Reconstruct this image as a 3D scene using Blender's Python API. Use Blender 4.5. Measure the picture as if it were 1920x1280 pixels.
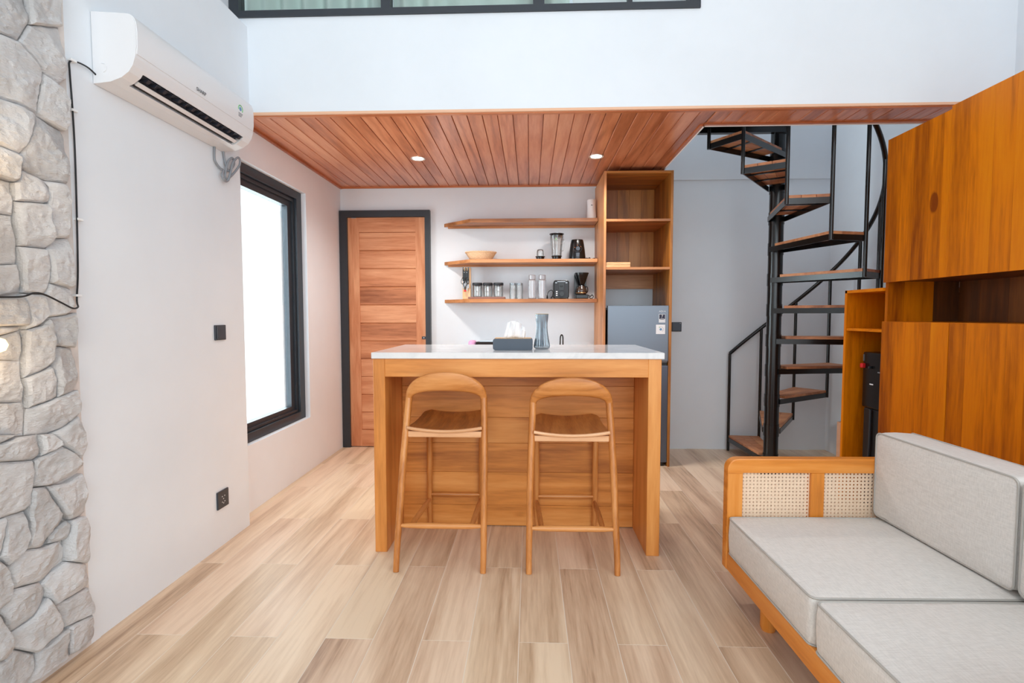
import bpy, bmesh, math, random
from math import sin, cos, pi, radians, sqrt
from mathutils import Vector, Matrix, noise

for o in list(bpy.data.objects):
    bpy.data.objects.remove(o, do_unlink=True)
sc = bpy.context.scene
C = sc.collection
rnd = random.Random(7)

# ---------------------------------------------------------------- camera
cam_d = bpy.data.cameras.new('camera')
cam = bpy.data.objects.new('camera', cam_d)
C.objects.link(cam)
sc.camera = cam
F_PX, YAW, PITCH, ROLL = 955.0, 0.0353, 0.0515, -0.00096
cam_d.sensor_width = 36.0
cam_d.lens = 36.0 * F_PX / 1920.0
cam_d.clip_start = 0.02
fw = Vector((-sin(YAW), cos(YAW), 0)) * cos(PITCH) - Vector((0, 0, 1)) * sin(PITCH)
rt = Vector((cos(YAW), sin(YAW), 0))
up = rt.cross(fw)
r2 = rt * cos(ROLL) + up * sin(ROLL)
u2 = up * cos(ROLL) - rt * sin(ROLL)
M = Matrix((r2, u2, -fw)).transposed().to_4x4()
M.translation = Vector((0, 0, 1.15))
cam.matrix_world = M

# ---------------------------------------------------------------- view, world, lights
sc.view_settings.view_transform = 'Standard'
sc.view_settings.look = 'None'
sc.view_settings.exposure = 0.62
sc.view_settings.gamma = 1.0
sc.view_settings.use_curve_mapping = False
try:
    sc.cycles.max_bounces = 10
    sc.cycles.diffuse_bounces = 5
    sc.cycles.transparent_max_bounces = 24
    sc.cycles.sample_clamp_indirect = 6.0
    sc.cycles.caustics_reflective = False
    sc.cycles.caustics_refractive = False
    sc.cycles.use_denoising = True
except Exception:
    pass
w = bpy.data.worlds.new('sky')
sc.world = w
w.use_nodes = True
bg = w.node_tree.nodes['Background']
bg.inputs[0].default_value = (0.86, 0.94, 1.0, 1)
bg.inputs[1].default_value = 1.15


def area(name, loc, rot, sx, sy, power, col):
    d = bpy.data.lights.new(name, 'AREA')
    d.shape = 'RECTANGLE'
    d.size, d.size_y = sx, sy
    d.energy = power
    d.color = col
    o = bpy.data.objects.new(name, d)
    o.location = loc
    o.rotation_euler = rot
    C.objects.link(o)
    return o


# daylight through the tall glazing behind the camera
area('daylight_from_glazing', (0.3, -2.9, 2.6), (radians(60), 0, 0), 4.0, 3.0, 47, (0.86, 0.95, 1.0))
area('added_side_fill', (2.49, -1.55, 1.55), (0, radians(72), 0), 2.6, 2.6, 44, (0.84, 0.945, 1.0))  # unseen side light added to even out the left wall
# daylight through the kitchen window at the left
area('daylight_from_kitchen_window', (-1.74, 3.25, 1.22), (0, radians(-90), 0), 1.6, 0.85, 32, (0.80, 0.92, 1.0))
# fill light added in the loft to brighten the stair alcove
area('added_loft_fill', (1.2, 4.2, 4.3), (radians(-12), 0, 0), 2.2, 0.5, 11, (0.86, 0.93, 1.0))


# ---------------------------------------------------------------- colour + materials
def lin(c):
    out = []
    for v in c[:3]:
        v = v / 255.0
        out.append(v / 12.92 if v <= 0.04045 else ((v + 0.055) / 1.055) ** 2.4)
    return tuple(out) + (1.0,)


class NT:
    def __init__(s, name):
        s.m = bpy.data.materials.new(name)
        s.m.use_nodes = True
        s.t = s.m.node_tree
        s.b = s.t.nodes['Principled BSDF']

    def n(s, kind, **kw):
        nd = s.t.nodes.new(kind)
        for k, v in kw.items():
            if k in nd.inputs:
                nd.inputs[k].default_value = v
            else:
                setattr(nd, k, v)
        return nd

    def l(s, a, b):
        s.t.links.new(a, b)

    def math(s, op, a, b=None):
        nd = s.t.nodes.new('ShaderNodeMath')
        nd.operation = op
        for i, v in enumerate((a, b)):
            if v is None:
                continue
            if isinstance(v, (int, float)):
                nd.inputs[i].default_value = v
            else:
                s.l(v, nd.inputs[i])
        return nd.outputs[0]

    def ramp(s, fac, stops):
        nd = s.t.nodes.new('ShaderNodeValToRGB')
        e = nd.color_ramp.elements
        while len(e) < len(stops):
            e.new(0.5)
        for i, (p, c) in enumerate(stops):
            e[i].position = p
            e[i].color = c if len(c) == 4 and isinstance(c[0], float) and c[3] == 1.0 else lin(c)
        s.l(fac, nd.inputs[0])
        return nd.outputs[0]

    def mix(s, fac, a, b, mode='MIX'):
        nd = s.t.nodes.new('ShaderNodeMix')
        nd.data_type = 'RGBA'
        nd.blend_type = mode
        for i, v in ((0, fac), (6, a), (7, b)):
            if isinstance(v, (int, float)):
                nd.inputs[i].default_value = v
            elif isinstance(v, tuple):
                nd.inputs[i].default_value = v
            else:
                s.l(v, nd.inputs[i])
        return nd.outputs[2]

    def bump(s, h, strength, dist=0.002):
        nd = s.t.nodes.new('ShaderNodeBump')
        nd.inputs['Strength'].default_value = strength
        nd.inputs['Distance'].default_value = dist
        s.l(h, nd.inputs['Height'])
        s.l(nd.outputs[0], s.b.inputs['Normal'])


def plain(name, col, rough=0.5, metal=0.0, noise_amt=0.0, nscale=30.0, bump=0.0, spec=0.5, coat=0.0, aniso=None):
    t = NT(name)
    t.b.inputs['Base Color'].default_value = lin(col)
    t.b.inputs['Roughness'].default_value = rough
    t.b.inputs['Metallic'].default_value = metal
    t.b.inputs['Specular IOR Level'].default_value = spec
    t.b.inputs['Coat Weight'].default_value = coat
    if noise_amt or bump:
        tc = t.n('ShaderNodeTexCoord')
        nz = t.n('ShaderNodeTexNoise', Scale=nscale, Detail=5.0)
        t.l(tc.outputs['Object'], nz.inputs['Vector'])
        if noise_amt:
            a = tuple(max(0, c - noise_amt) for c in col)
            b = tuple(min(255, c + noise_amt) for c in col)
            t.l(t.ramp(nz.outputs[0], [(0.3, lin(a)), (0.7, lin(b))]), t.b.inputs['Base Color'])
        if bump:
            t.bump(nz.outputs[0], bump)
    return t.m


def wood(name, stops, grain='Z', scale=1.0, rough=0.42, knots=0.6, vary=0.16, stretch=0.085, ring=5.5, coat=0.0, fibre=0.5, spec=0.5, figure=1.0, hue=0.0):
    """procedural timber; grain runs along the object-space axis named by grain"""
    t = NT(name)
    tc = t.n('ShaderNodeTexCoord')
    oi = t.n('ShaderNodeObjectInfo')
    comb = t.n('ShaderNodeCombineXYZ')
    for i, k in enumerate((13.7, 29.3, 7.9)):
        t.l(t.math('MULTIPLY', oi.outputs['Random'], k), comb.inputs[i])
    add = t.n('ShaderNodeVectorMath', operation='ADD')
    t.l(tc.outputs['Object'], add.inputs[0])
    t.l(comb.outputs[0], add.inputs[1])
    mp = t.n('ShaderNodeMapping')
    s = [scale] * 3
    s['XYZ'.index(grain)] = stretch * scale
    mp.inputs['Scale'].default_value = s
    t.l(add.outputs[0], mp.inputs['Vector'])
    v = mp.outputs[0]
    n1 = t.n('ShaderNodeTexNoise', Scale=5.0, Detail=2.5, Roughness=0.5, Distortion=0.5)
    t.l(v, n1.inputs['Vector'])
    # knots: sparse voronoi points
    mk = t.n('ShaderNodeMapping')
    s2 = [scale * 4.6] * 3
    s2['XYZ'.index(grain)] = scale * 2.3
    mk.inputs['Scale'].default_value = s2
    t.l(add.outputs[0], mk.inputs['Vector'])
    vo = t.n('ShaderNodeTexVoronoi', Scale=1.0)
    t.l(mk.outputs[0], vo.inputs['Vector'])
    kn = t.n('ShaderNodeMapRange', interpolation_type='SMOOTHERSTEP')
    kn.inputs['From Min'].default_value = 0.19
    kn.inputs['From Max'].default_value = 0.02
    t.l(vo.outputs['Distance'], kn.inputs['Value'])
    sel = t.n('ShaderNodeSeparateColor')
    t.l(vo.outputs['Color'], sel.inputs[0])
    k = t.math('MULTIPLY', kn.outputs[0], t.math('GREATER_THAN', sel.outputs[0], 1.0 - 0.42 * knots))
    f = t.math('ADD', t.math('MULTIPLY', n1.outputs[0], ring), t.math('MULTIPLY', k, 1.3))
    rings = t.math('MULTIPLY', t.math('ADD', t.math('SINE', t.math('MULTIPLY', f, 6.283)), 1.0), 0.5)
    n2 = t.n('ShaderNodeTexNoise', Scale=2.2, Detail=3.0, Roughness=0.55)
    t.l(v, n2.inputs['Vector'])
    n3 = t.n('ShaderNodeTexNoise', Scale=75.0, Detail=3.0, Roughness=0.6)
    t.l(v, n3.inputs['Vector'])
    n4 = t.n('ShaderNodeTexNoise', Scale=24.0, Detail=4.0, Roughness=0.65, Distortion=0.4)
    t.l(v, n4.inputs['Vector'])
    a = t.math('ADD', t.math('MULTIPLY', rings, 0.20 * figure), t.math('MULTIPLY', n2.outputs[0], 0.62))
    a = t.math('ADD', a, t.math('MULTIPLY', t.math('SUBTRACT', n3.outputs[0], 0.5), 0.75 * fibre))
    a = t.math('ADD', a, t.math('MULTIPLY', t.math('SUBTRACT', n4.outputs[0], 0.5), 0.8 * fibre))
    a = t.math('ADD', a, 0.1)
    a = t.math('SUBTRACT', a, t.math('MULTIPLY', k, 0.34))
    a = t.math('ADD', a, t.math('MULTIPLY', t.math('SUBTRACT', oi.outputs['Random'], 0.5), vary * 1.6))
    col = t.ramp(a, stops)
    if hue:
        hs = t.n('ShaderNodeHueSaturation')
        t.l(t.math('ADD', 0.5 - hue / 2, t.math('MULTIPLY', t.math('FRACT', t.math('MULTIPLY', oi.outputs['Random'], 7.3)), hue)), hs.inputs['Hue'])
        t.l(col, hs.inputs['Color'])
        col = hs.outputs[0]
    t.l(col, t.b.inputs['Base Color'])
    t.b.inputs['Roughness'].default_value = rough
    t.b.inputs['Coat Weight'].default_value = coat
    t.b.inputs['Coat Roughness'].default_value = 0.2
    t.b.inputs['Specular IOR Level'].default_value = spec
    t.bump(a, 0.12, 0.0015)
    return t.m


def tones(d, m, l, a=0.22, b=0.5, c=0.8):
    return [(a, lin(d)), (b, lin(m)), (c, lin(l))]


def glassy(name, tint=(240, 245, 245), gloss=0.12, dens=0.1):
    """thin clear glass: mostly transparent with a fresnel mirror coat"""
    t = NT(name)
    out = t.t.nodes['Material Output']
    t.t.nodes.remove(t.b)
    tr = t.n('ShaderNodeBsdfTransparent')
    tr.inputs[0].default_value = lin(tint)
    gl = t.n('ShaderNodeBsdfGlossy')
    gl.inputs['Roughness'].default_value = 0.04
    df = t.n('ShaderNodeBsdfDiffuse')
    df.inputs[0].default_value = lin(tint)
    lw = t.n('ShaderNodeLayerWeight')
    lw.inputs[0].default_value = 0.35
    m1 = t.n('ShaderNodeMixShader')
    m1.inputs[0].default_value = dens
    t.l(tr.outputs[0], m1.inputs[1])
    t.l(df.outputs[0], m1.inputs[2])
    m2 = t.n('ShaderNodeMixShader')
    t.l(t.math('ADD', t.math('MULTIPLY', lw.outputs['Fresnel'], 0.6), gloss * 0.3), m2.inputs[0])
    t.l(m1.outputs[0], m2.inputs[1])
    t.l(gl.outputs[0], m2.inputs[2])
    t.l(m2.outputs[0], out.inputs[0])
    return t.m


def emit(name, col, strength):
    t = NT(name)
    t.b.inputs['Base Color'].default_value = lin(col)
    t.b.inputs['Emission Color'].default_value = lin(col)
    t.b.inputs['Emission Strength'].default_value = strength
    return t.m


def plaster_mat(name, col):
    t = NT(name)
    tc = t.n('ShaderNodeTexCoord')
    a = t.n('ShaderNodeTexNoise', Scale=1.7, Detail=5.0, Roughness=0.6)
    b = t.n('ShaderNodeTexNoise', Scale=60.0, Detail=3.0)
    t.l(tc.outputs['Object'], a.inputs['Vector'])
    t.l(tc.outputs['Object'], b.inputs['Vector'])
    c1 = tuple(c - 3 for c in col)
    c2 = tuple(min(255, c + 3) for c in col)
    t.l(t.ramp(a.outputs[0], [(0.3, lin(c1)), (0.7, lin(c2))]), t.b.inputs['Base Color'])
    t.b.inputs['Roughness'].default_value = 0.85
    t.b.inputs['Specular IOR Level'].default_value = 0.25
    t.bump(t.math('ADD', t.math('MULTIPLY', b.outputs[0], 0.3), a.outputs[0]), 0.12, 0.004)
    return t.m


def stone_mat(name):
    t = NT(name)
    tc = t.n('ShaderNodeTexCoord')
    oi = t.n('ShaderNodeObjectInfo')
    a = t.n('ShaderNodeTexNoise', Scale=9.0, Detail=8.0, Roughness=0.62)
    b = t.n('ShaderNodeTexNoise', Scale=52.0, Detail=8.0, Roughness=0.72)
    t.l(tc.outputs['Object'], a.inputs['Vector'])
    mp = t.n('ShaderNodeMapping')
    mp.inputs['Scale'].default_value = (1.0, 0.6, 1.6)
    t.l(tc.outputs['Object'], mp.inputs['Vector'])
    t.l(mp.outputs[0], b.inputs['Vector'])
    f = t.math('ADD', a.outputs[0], t.math('MULTIPLY', t.math('SUBTRACT', oi.outputs['Random'], 0.5), 0.25))
    t.l(t.ramp(f, [(0.25, lin((208, 208, 209))), (0.5, lin((236, 236, 237))), (0.75, lin((250, 250, 251)))]), t.b.inputs['Base Color'])
    t.b.inputs['Roughness'].default_value = 0.95
    t.b.inputs['Specular IOR Level'].default_value = 0.15
    t.bump(t.math('ADD', a.outputs[0], t.math('MULTIPLY', b.outputs[0], 0.8)), 1.0, 0.02)
    return t.m


def fabric_mat(name, col):
    t = NT(name)
    tc = t.n('ShaderNodeTexCoord')
    hs = []
    for sc3 in ((260.0, 30.0, 260.0), (30.0, 260.0, 60.0)):
        mp = t.n('ShaderNodeMapping')
        mp.inputs['Scale'].default_value = sc3
        nz = t.n('ShaderNodeTexNoise', Scale=1.0, Detail=3.0)
        t.l(tc.outputs['Object'], mp.inputs['Vector'])
        t.l(mp.outputs[0], nz.inputs['Vector'])
        hs.append(nz.outputs[0])
    h = t.math('MULTIPLY', t.math('ADD', hs[0], hs[1]), 0.5)
    c1 = tuple(c - 9 for c in col)
    c2 = tuple(min(255, c + 7) for c in col)
    t.l(t.ramp(h, [(0.36, lin(c1)), (0.62, lin(c2))]), t.b.inputs['Base Color'])
    t.b.inputs['Roughness'].default_value = 0.95
    t.b.inputs['Specular IOR Level'].default_value = 0.1
    t.b.inputs['Sheen Weight'].default_value = 0.15
    t.bump(h, 0.25, 0.001)
    return t.m


def counter_mat(name):
    t = NT(name)
    tc = t.n('ShaderNodeTexCoord')
    a = t.n('ShaderNodeTexNoise', Scale=2.5, Detail=8.0, Roughness=0.6, Distortion=1.5)
    t.l(tc.outputs['Object'], a.inputs['Vector'])
    t.l(t.ramp(a.outputs[0], [(0.42, lin((224, 224, 224))), (0.5, lin((216, 217, 218))), (0.58, lin((227, 227, 227)))]), t.b.inputs['Base Color'])
    t.b.inputs['Roughness'].default_value = 0.12
    return t.m


M_ = {}
M_['plaster'] = plaster_mat('white plaster', (226, 232, 238))
M_['plaster_warm'] = plaster_mat('white plaster kitchen', (230, 233, 239))
M_['ceiling_white'] = plaster_mat('white ceiling paint', (238, 238, 238))
M_['stone'] = stone_mat('rough white limestone')
M_['mortar'] = plain('pale mortar', (214, 208, 204), 0.95, noise_amt=10, nscale=20)
M_['grout'] = plain('pale tile grout', (232, 222, 208), 0.9)
M_['tile'] = wood('wood look floor tile', [(0.14, lin((156, 126, 100))), (0.36, lin((200, 170, 141))), (0.56, lin((218, 191, 162))), (0.8, lin((234, 210, 182)))], 'Y', 1.0, rough=0.4, knots=0.0, vary=0.03, ring=3.2, fibre=0.75, stretch=0.06, figure=1.7, hue=0.012)
red = tones((156, 86, 54), (204, 128, 90), (226, 158, 120))
M_['ceil_wood'] = wood('reddish varnished ceiling wood', red, 'Y', 1.0, rough=0.28, knots=0.25, vary=0.12, ring=6, coat=0.25)
M_['ceil_trim'] = wood('reddish trim wood', tones((150, 82, 45), (186, 108, 66), (214, 142, 98)), 'X', 1.0, rough=0.3, knots=0, vary=0.05)
M_['ceil_trim_y'] = wood('reddish trim wood lengthwise', tones((150, 82, 45), (182, 104, 62), (205, 130, 88)), 'Y', 1.0, rough=0.3, knots=0, vary=0.05)
M_['ceil_lip'] = plain('pale front lip', (228, 182, 150), 0.5)
gold = tones((150, 82, 28), (212, 136, 62), (236, 168, 96), 0.12, 0.46, 0.85)
for ax in 'XYZ':
    M_['teak_' + ax] = wood('honey teak ' + ax, gold, ax, 1.0, rough=0.4, knots=0.8, vary=0.10, ring=5)
    M_['stool_' + ax] = wood('oiled teak stool ' + ax, tones((140, 76, 26), (198, 126, 62), (226, 160, 96), 0.15, 0.48, 0.85), ax, 1.6, rough=0.36, knots=0.3, vary=0.06, ring=4)
    M_['cab_' + ax] = wood('amber teak cabinet ' + ax, tones((130, 58, 0), (214, 118, 2), (234, 146, 12), 0.12, 0.5, 0.95), ax, 1.0, rough=0.38, knots=0.45, vary=0.17, ring=4, figure=0.6, spec=0.25)
    M_['shelf_' + ax] = wood('brown teak shelf ' + ax, tones((124, 72, 34), (190, 126, 76), (220, 160, 110), 0.15, 0.5, 0.85), ax, 1.0, rough=0.42, knots=0.6, vary=0.14, ring=5)
    M_['door_' + ax] = wood('reddish raw door wood ' + ax, tones((140, 78, 42), (192, 122, 80), (222, 160, 118), 0.15, 0.46, 0.82), ax, 1.0, rough=0.55, knots=0.5, vary=0.14, ring=4, fibre=0.6)
    M_['sofa_' + ax] = wood('sofa teak ' + ax, tones((160, 84, 22), (218, 134, 48), (238, 166, 88), 0.1, 0.45, 0.85), ax, 1.0, rough=0.36, knots=0.4, vary=0.06, ring=5)
M_['stool_pale'] = wood('pale stool edge wood', tones((206, 150, 104), (226, 172, 126), (238, 192, 150)), 'X', 1.6, rough=0.45, knots=0.1, vary=0.04)
M_['seat_dark'] = wood('dark teak seat', tones((92, 44, 8), (172, 100, 38), (210, 140, 70), 0.2, 0.5, 0.85), 'Y', 2.0, rough=0.3, knots=0.5, vary=0.1, ring=3)
M_['tread'] = wood('stair tread wood', tones((120, 66, 36), (186, 122, 82), (216, 158, 112), 0.15, 0.5, 0.85), 'X', 1.4, rough=0.5, knots=0.4, vary=0.16, ring=4)
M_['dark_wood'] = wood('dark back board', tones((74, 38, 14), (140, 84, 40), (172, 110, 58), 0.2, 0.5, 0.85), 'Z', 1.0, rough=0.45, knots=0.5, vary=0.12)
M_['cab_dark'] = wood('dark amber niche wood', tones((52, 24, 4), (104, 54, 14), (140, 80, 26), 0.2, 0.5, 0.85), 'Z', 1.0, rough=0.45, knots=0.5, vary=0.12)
for ax in 'XZ':
    M_['column_' + ax] = wood('brown amber column teak ' + ax, tones((108, 60, 18), (178, 114, 46), (208, 146, 74), 0.15, 0.5, 0.9), ax, 1.0, rough=0.42, knots=0.5, vary=0.1)
M_['black_paint'] = plain('glossy black steel', (11, 12, 14), 0.25, 0.0, spec=0.55)
M_['frame_black'] = plain('satin charcoal aluminium', (52, 57, 64), 0.38, 0.2)
M_['door_frame'] = plain('black door frame', (46, 50, 56), 0.42, 0.1)
M_['ac_white'] = plain('white glossy plastic', (226, 227, 230), 0.28)
M_['ac_dark'] = plain('dark vent plastic', (38, 40, 50), 0.5)
M_['counter'] = counter_mat('white veined worktop')
M_['fabric'] = fabric_mat('pale grey linen', (216, 212, 207))
M_['piping'] = plain('grey linen piping', (176, 172, 166), 0.9)
M_['cane'] = plain('woven natural cane', (232, 204, 176), 0.7, noise_amt=8, nscale=200)
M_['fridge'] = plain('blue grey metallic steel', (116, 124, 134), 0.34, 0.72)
M_['fridge_low'] = plain('fridge steel with dimmer reflection painted', (96, 104, 118), 0.36, 0.7)  # darker than the upper door, painting in the metal's fading reflection
M_['fridge_side'] = plain('black fridge casing', (28, 28, 30), 0.45)
M_['black_plastic'] = plain('black plastic', (12, 13, 15), 0.25)
M_['soft_black'] = plain('matt charcoal plastic', (34, 38, 44), 0.5)
M_['slate'] = plain('slate grey plastic', (74, 84, 96), 0.5)
M_['switch'] = plain('charcoal switch plate', (50, 54, 62), 0.35)
M_['white_print'] = plain('white print', (225, 228, 232), 0.6)
M_['grey_print'] = plain('grey print', (110, 114, 120), 0.6)
M_['paper'] = plain('white tissue paper', (244, 244, 246), 0.9)
M_['blue_print'] = plain('blue print', (104, 150, 190), 0.6)
M_['green_print'] = plain('green print', (120, 190, 130), 0.6)
M_['navy_print'] = plain('navy print', (22, 26, 58), 0.5)
M_['gold'] = plain('gold rim', (206, 170, 96), 0.3, 0.8)
M_['glass'] = glassy('clear glass', (252, 253, 253), 0.1, 0.02)
M_['glass_win'] = glassy('window glass', (250, 253, 252), 0.1, 0.0)
M_['glass_grey'] = glassy('smoky blue grey glass', (216, 225, 231), 0.25, 0.12)
M_['plastic_clear'] = glassy('clear ribbed plastic', (250, 250, 253), 0.3, 0.16)
M_['rattan'] = plain('woven pale rattan', (226, 190, 150), 0.75, noise_amt=16, nscale=160)
M_['white_plastic'] = plain('white plastic', (238, 238, 240), 0.35)
M_['pale_bamboo'] = wood('pale bamboo', tones((200, 150, 100), (228, 186, 136), (240, 204, 160)), 'X', 2.0, rough=0.5, knots=0, vary=0.05)
M_['block_wood'] = wood('pale block wood', tones((206, 158, 108), (230, 188, 142), (242, 208, 168)), 'Z', 2.0, rough=0.5, knots=0, vary=0.05)
M_['tray'] = wood('brown tray wood', tones((104, 66, 56), (138, 94, 80), (156, 112, 98)), 'X', 2.0, rough=0.5, knots=0, vary=0.05)
M_['pink'] = plain('pink plastic', (214, 158, 196), 0.5)
M_['pale_blue'] = plain('pale blue plastic', (196, 210, 220), 0.4)
M_['coffee'] = plain('dark tinted jug glass', (58, 46, 40), 0.08, spec=0.9)
M_['amber'] = plain('amber metal band', (190, 140, 90), 0.3, 0.6)
M_['steel'] = plain('brushed steel', (170, 172, 176), 0.3, 0.9)
M_['red_plastic'] = plain('red plastic', (206, 34, 38), 0.4)
M_['orange_print'] = plain('orange marks', (236, 130, 60), 0.5)
M_['grey_cable'] = plain('grey cable', (138, 143, 150), 0.5)
M_['black_cable'] = plain('black cable', (26, 30, 34), 0.5)
M_['clip'] = plain('white cable clip', (235, 238, 240), 0.5)
M_['curtain_green'] = plain('pale grey green curtain', (206, 222, 216), 0.9)
M_['curtain_white'] = plain('sheer curtain whitened for reflections', (244, 246, 250), 0.9)  # curtain white also paints in the bright reflection of this pane
M_['card'] = plain('tan cardboard', (196, 150, 120), 0.8, noise_amt=5)
M_['bulb'] = emit('warm lamp glass', (255, 206, 130), 3.2)
M_['led'] = emit('downlight lens', (255, 246, 224), 9.0)
M_['chrome'] = plain('silver trim ring', (226, 222, 216), 0.3, 0.4)

# ---------------------------------------------------------------- object helpers
ORG = {}


def _link(o, parent, root_loc):
    C.objects.link(o)
    ORG[o] = Vector(root_loc)
    if parent is not None:
        o.parent = parent


def tag(o, label=None, cat=None, group=None, kind=None):
    if label:
        o['label'] = label
    if cat:
        o['category'] = cat
    if group:
        o['group'] = group
    if kind:
        o['kind'] = kind
    return o


def thing(name, loc, label, cat, group=None):
    o = bpy.data.objects.new(name, None)
    o.empty_display_size = 0.05
    o.location = loc
    _link(o, None, loc)
    return tag(o, label, cat, group)


def smooth(me, ang=35):
    me.polygons.foreach_set('use_smooth', [True] * len(me.polygons))
    try:
        me.set_sharp_from_angle(angle=radians(ang))
    except Exception:
        pass


def obj(name, bm, mat, parent=None, label=None, sm=False, org=None, bev=0.0, ang=35, **kw):
    """link a bmesh built in world coordinates as one object; org sets its origin when top-level"""
    base = ORG[parent] if parent is not None else Vector(org if org is not None else (0, 0, 0))
    if base.length:
        bmesh.ops.translate(bm, vec=-base, verts=bm.verts)
    if bev:
        ed = [e for e in bm.edges if len(e.link_faces) == 2 and e.calc_face_angle(0) > 0.6]
        bmesh.ops.bevel(bm, geom=ed, offset=bev, segments=2 if bev > 0.003 else 1, affect='EDGES', profile=0.6)
    me = bpy.data.meshes.new(name)
    bm.to_mesh(me)
    bm.free()
    me.materials.append(mat if not isinstance(mat, str) else M_[mat])
    if sm:
        smooth(me, ang)
    o = bpy.data.objects.new(name, me)
    if parent is None:
        o.location = base
    _link(o, parent, base)
    return tag(o, label, **kw)


def box(bm, x0, x1, y0, y1, z0, z1):
    v = [bm.verts.new(p) for p in ((x0, y0, z0), (x1, y0, z0), (x1, y1, z0), (x0, y1, z0), (x0, y0, z1), (x1, y0, z1), (x1, y1, z1), (x0, y1, z1))]
    for f in ((0, 3, 2, 1), (4, 5, 6, 7), (0, 1, 5, 4), (1, 2, 6, 5), (2, 3, 7, 6), (3, 0, 4, 7)):
        bm.faces.new([v[i] for i in f])
    return bm


def B(x0, x1, y0, y1, z0, z1):
    return box(bmesh.new(), min(x0, x1), max(x0, x1), min(y0, y1), max(y0, y1), min(z0, z1), max(z0, z1))


def prism(bm, pts, axis, a, b):
    """extrude a 2-D outline along axis from a to b; pts give the other two coordinates in xyz order"""
    def mk(p, t):
        q = list(p)
        q.insert('xyz'.index(axis), t)
        return bm.verts.new(q)
    A = [mk(p, a) for p in pts]
    Bv = [mk(p, b) for p in pts]
    n = len(pts)
    fs = [bm.faces.new(A), bm.faces.new(Bv[::-1])]
    for i in range(n):
        fs.append(bm.faces.new((A[i], Bv[i], Bv[(i + 1) % n], A[(i + 1) % n])))
    bmesh.ops.recalc_face_normals(bm, faces=fs)
    return bm


def PR(pts, axis, a, b):
    return prism(bmesh.new(), pts, axis, a, b)


def tube(bm, pts, r, seg=10, closed=False, cap=True):
    pts = [Vector(p) for p in pts]
    n = len(pts)
    rad = r if isinstance(r, (list, tuple)) else [r] * n
    rings = []
    prev = None
    for i, p in enumerate(pts):
        if closed:
            d = pts[(i + 1) % n] - pts[i - 1]
        else:
            d = pts[min(i + 1, n - 1)] - pts[max(i - 1, 0)]
        d.normalize()
        if prev is None:
            a = Vector((0, 0, 1)) if abs(d.z) < 0.9 else Vector((1, 0, 0))
            u = d.cross(a).normalized()
        else:
            u = (prev - d * prev.dot(d)).normalized()
        prev = u
        v = d.cross(u)
        rr = rad[i] if not isinstance(rad[i], tuple) else None
        ring = []
        for k in range(seg):
            t = 2 * pi * k / seg
            if rr is None:
                ring.append(bm.verts.new(p + u * cos(t) * rad[i][0] + v * sin(t) * rad[i][1]))
            else:
                ring.append(bm.verts.new(p + (u * cos(t) + v * sin(t)) * rr))
        rings.append(ring)
    m = n if closed else n - 1
    fs = []
    for i in range(m):
        A, Bq = rings[i], rings[(i + 1) % n]
        for k in range(seg):
            fs.append(bm.faces.new((A[k], A[(k + 1) % seg], Bq[(k + 1) % seg], Bq[k])))
    if cap and not closed:
        fs.append(bm.faces.new(rings[0][::-1]))
        fs.append(bm.faces.new(rings[-1]))
    bmesh.ops.recalc_face_normals(bm, faces=fs)
    return bm


def T(pts, r, seg=10, closed=False):
    return tube(bmesh.new(), pts, r, seg, closed)


def spline(pts, n=6):
    P = [Vector(p) for p in pts]
    out = []
    for i in range(len(P) - 1):
        p0, p1, p2, p3 = P[max(i - 1, 0)], P[i], P[i + 1], P[min(i + 2, len(P) - 1)]
        for k in range(n):
            t = k / n
            out.append(0.5 * ((2 * p1) + (p2 - p0) * t + (2 * p0 - 5 * p1 + 4 * p2 - p3) * t * t + (3 * p1 - p0 - 3 * p2 + p3) * t ** 3))
    out.append(P[-1])
    return out


def lathe(bm, prof, c, seg=32, rib=None, sx=1.0, sy=1.0):
    """revolve (r, z) pairs round the vertical through c; rib(theta, z) scales the radius"""
    rings = []
    for r, z in prof:
        ring = []
        for k in range(seg):
            t = 2 * pi * k / seg
            q = r * (rib(t, z) if rib else 1.0)
            ring.append(bm.verts.new((c[0] + q * cos(t) * sx, c[1] + q * sin(t) * sy, c[2] + z)))
        rings.append(ring)
    fs = []
    for A, Bq in zip(rings, rings[1:]):
        for k in range(seg):
            fs.append(bm.faces.new((A[k], A[(k + 1) % seg], Bq[(k + 1) % seg], Bq[k])))
    if prof[0][0] > 1e-6:
        fs.append(bm.faces.new(rings[0][::-1]))
    if prof[-1][0] > 1e-6:
        fs.append(bm.faces.new(rings[-1]))
    bmesh.ops.remove_doubles(bm, verts=bm.verts, dist=1e-6)
    bmesh.ops.recalc_face_normals(bm, faces=bm.faces)
    return bm


def L(prof, c, seg=32, rib=None, sx=1.0, sy=1.0):
    return lathe(bmesh.new(), prof, c, seg, rib, sx, sy)


def text(name, s, mat, parent, loc, size, rot, label=None, align='CENTER'):
    cu = bpy.data.curves.new(name, 'FONT')
    cu.body = s
    cu.size = size
    cu.extrude = 0.0004
    cu.align_x = align
    to = bpy.data.objects.new(name, cu)
    C.objects.link(to)
    me = bpy.data.meshes.new_from_object(to)
    bpy.data.objects.remove(to, do_unlink=True)
    me.materials.append(M_[mat])
    o = bpy.data.objects.new(name, me)
    base = ORG[parent]
    o.rotation_euler = rot
    o.location = Vector(loc) - base
    C.objects.link(o)
    o.parent = parent
    ORG[o] = base
    return tag(o, label)


def struct(name, bm, mat, **kw):
    return obj(name, bm, mat, kind='structure', **kw)

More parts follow.
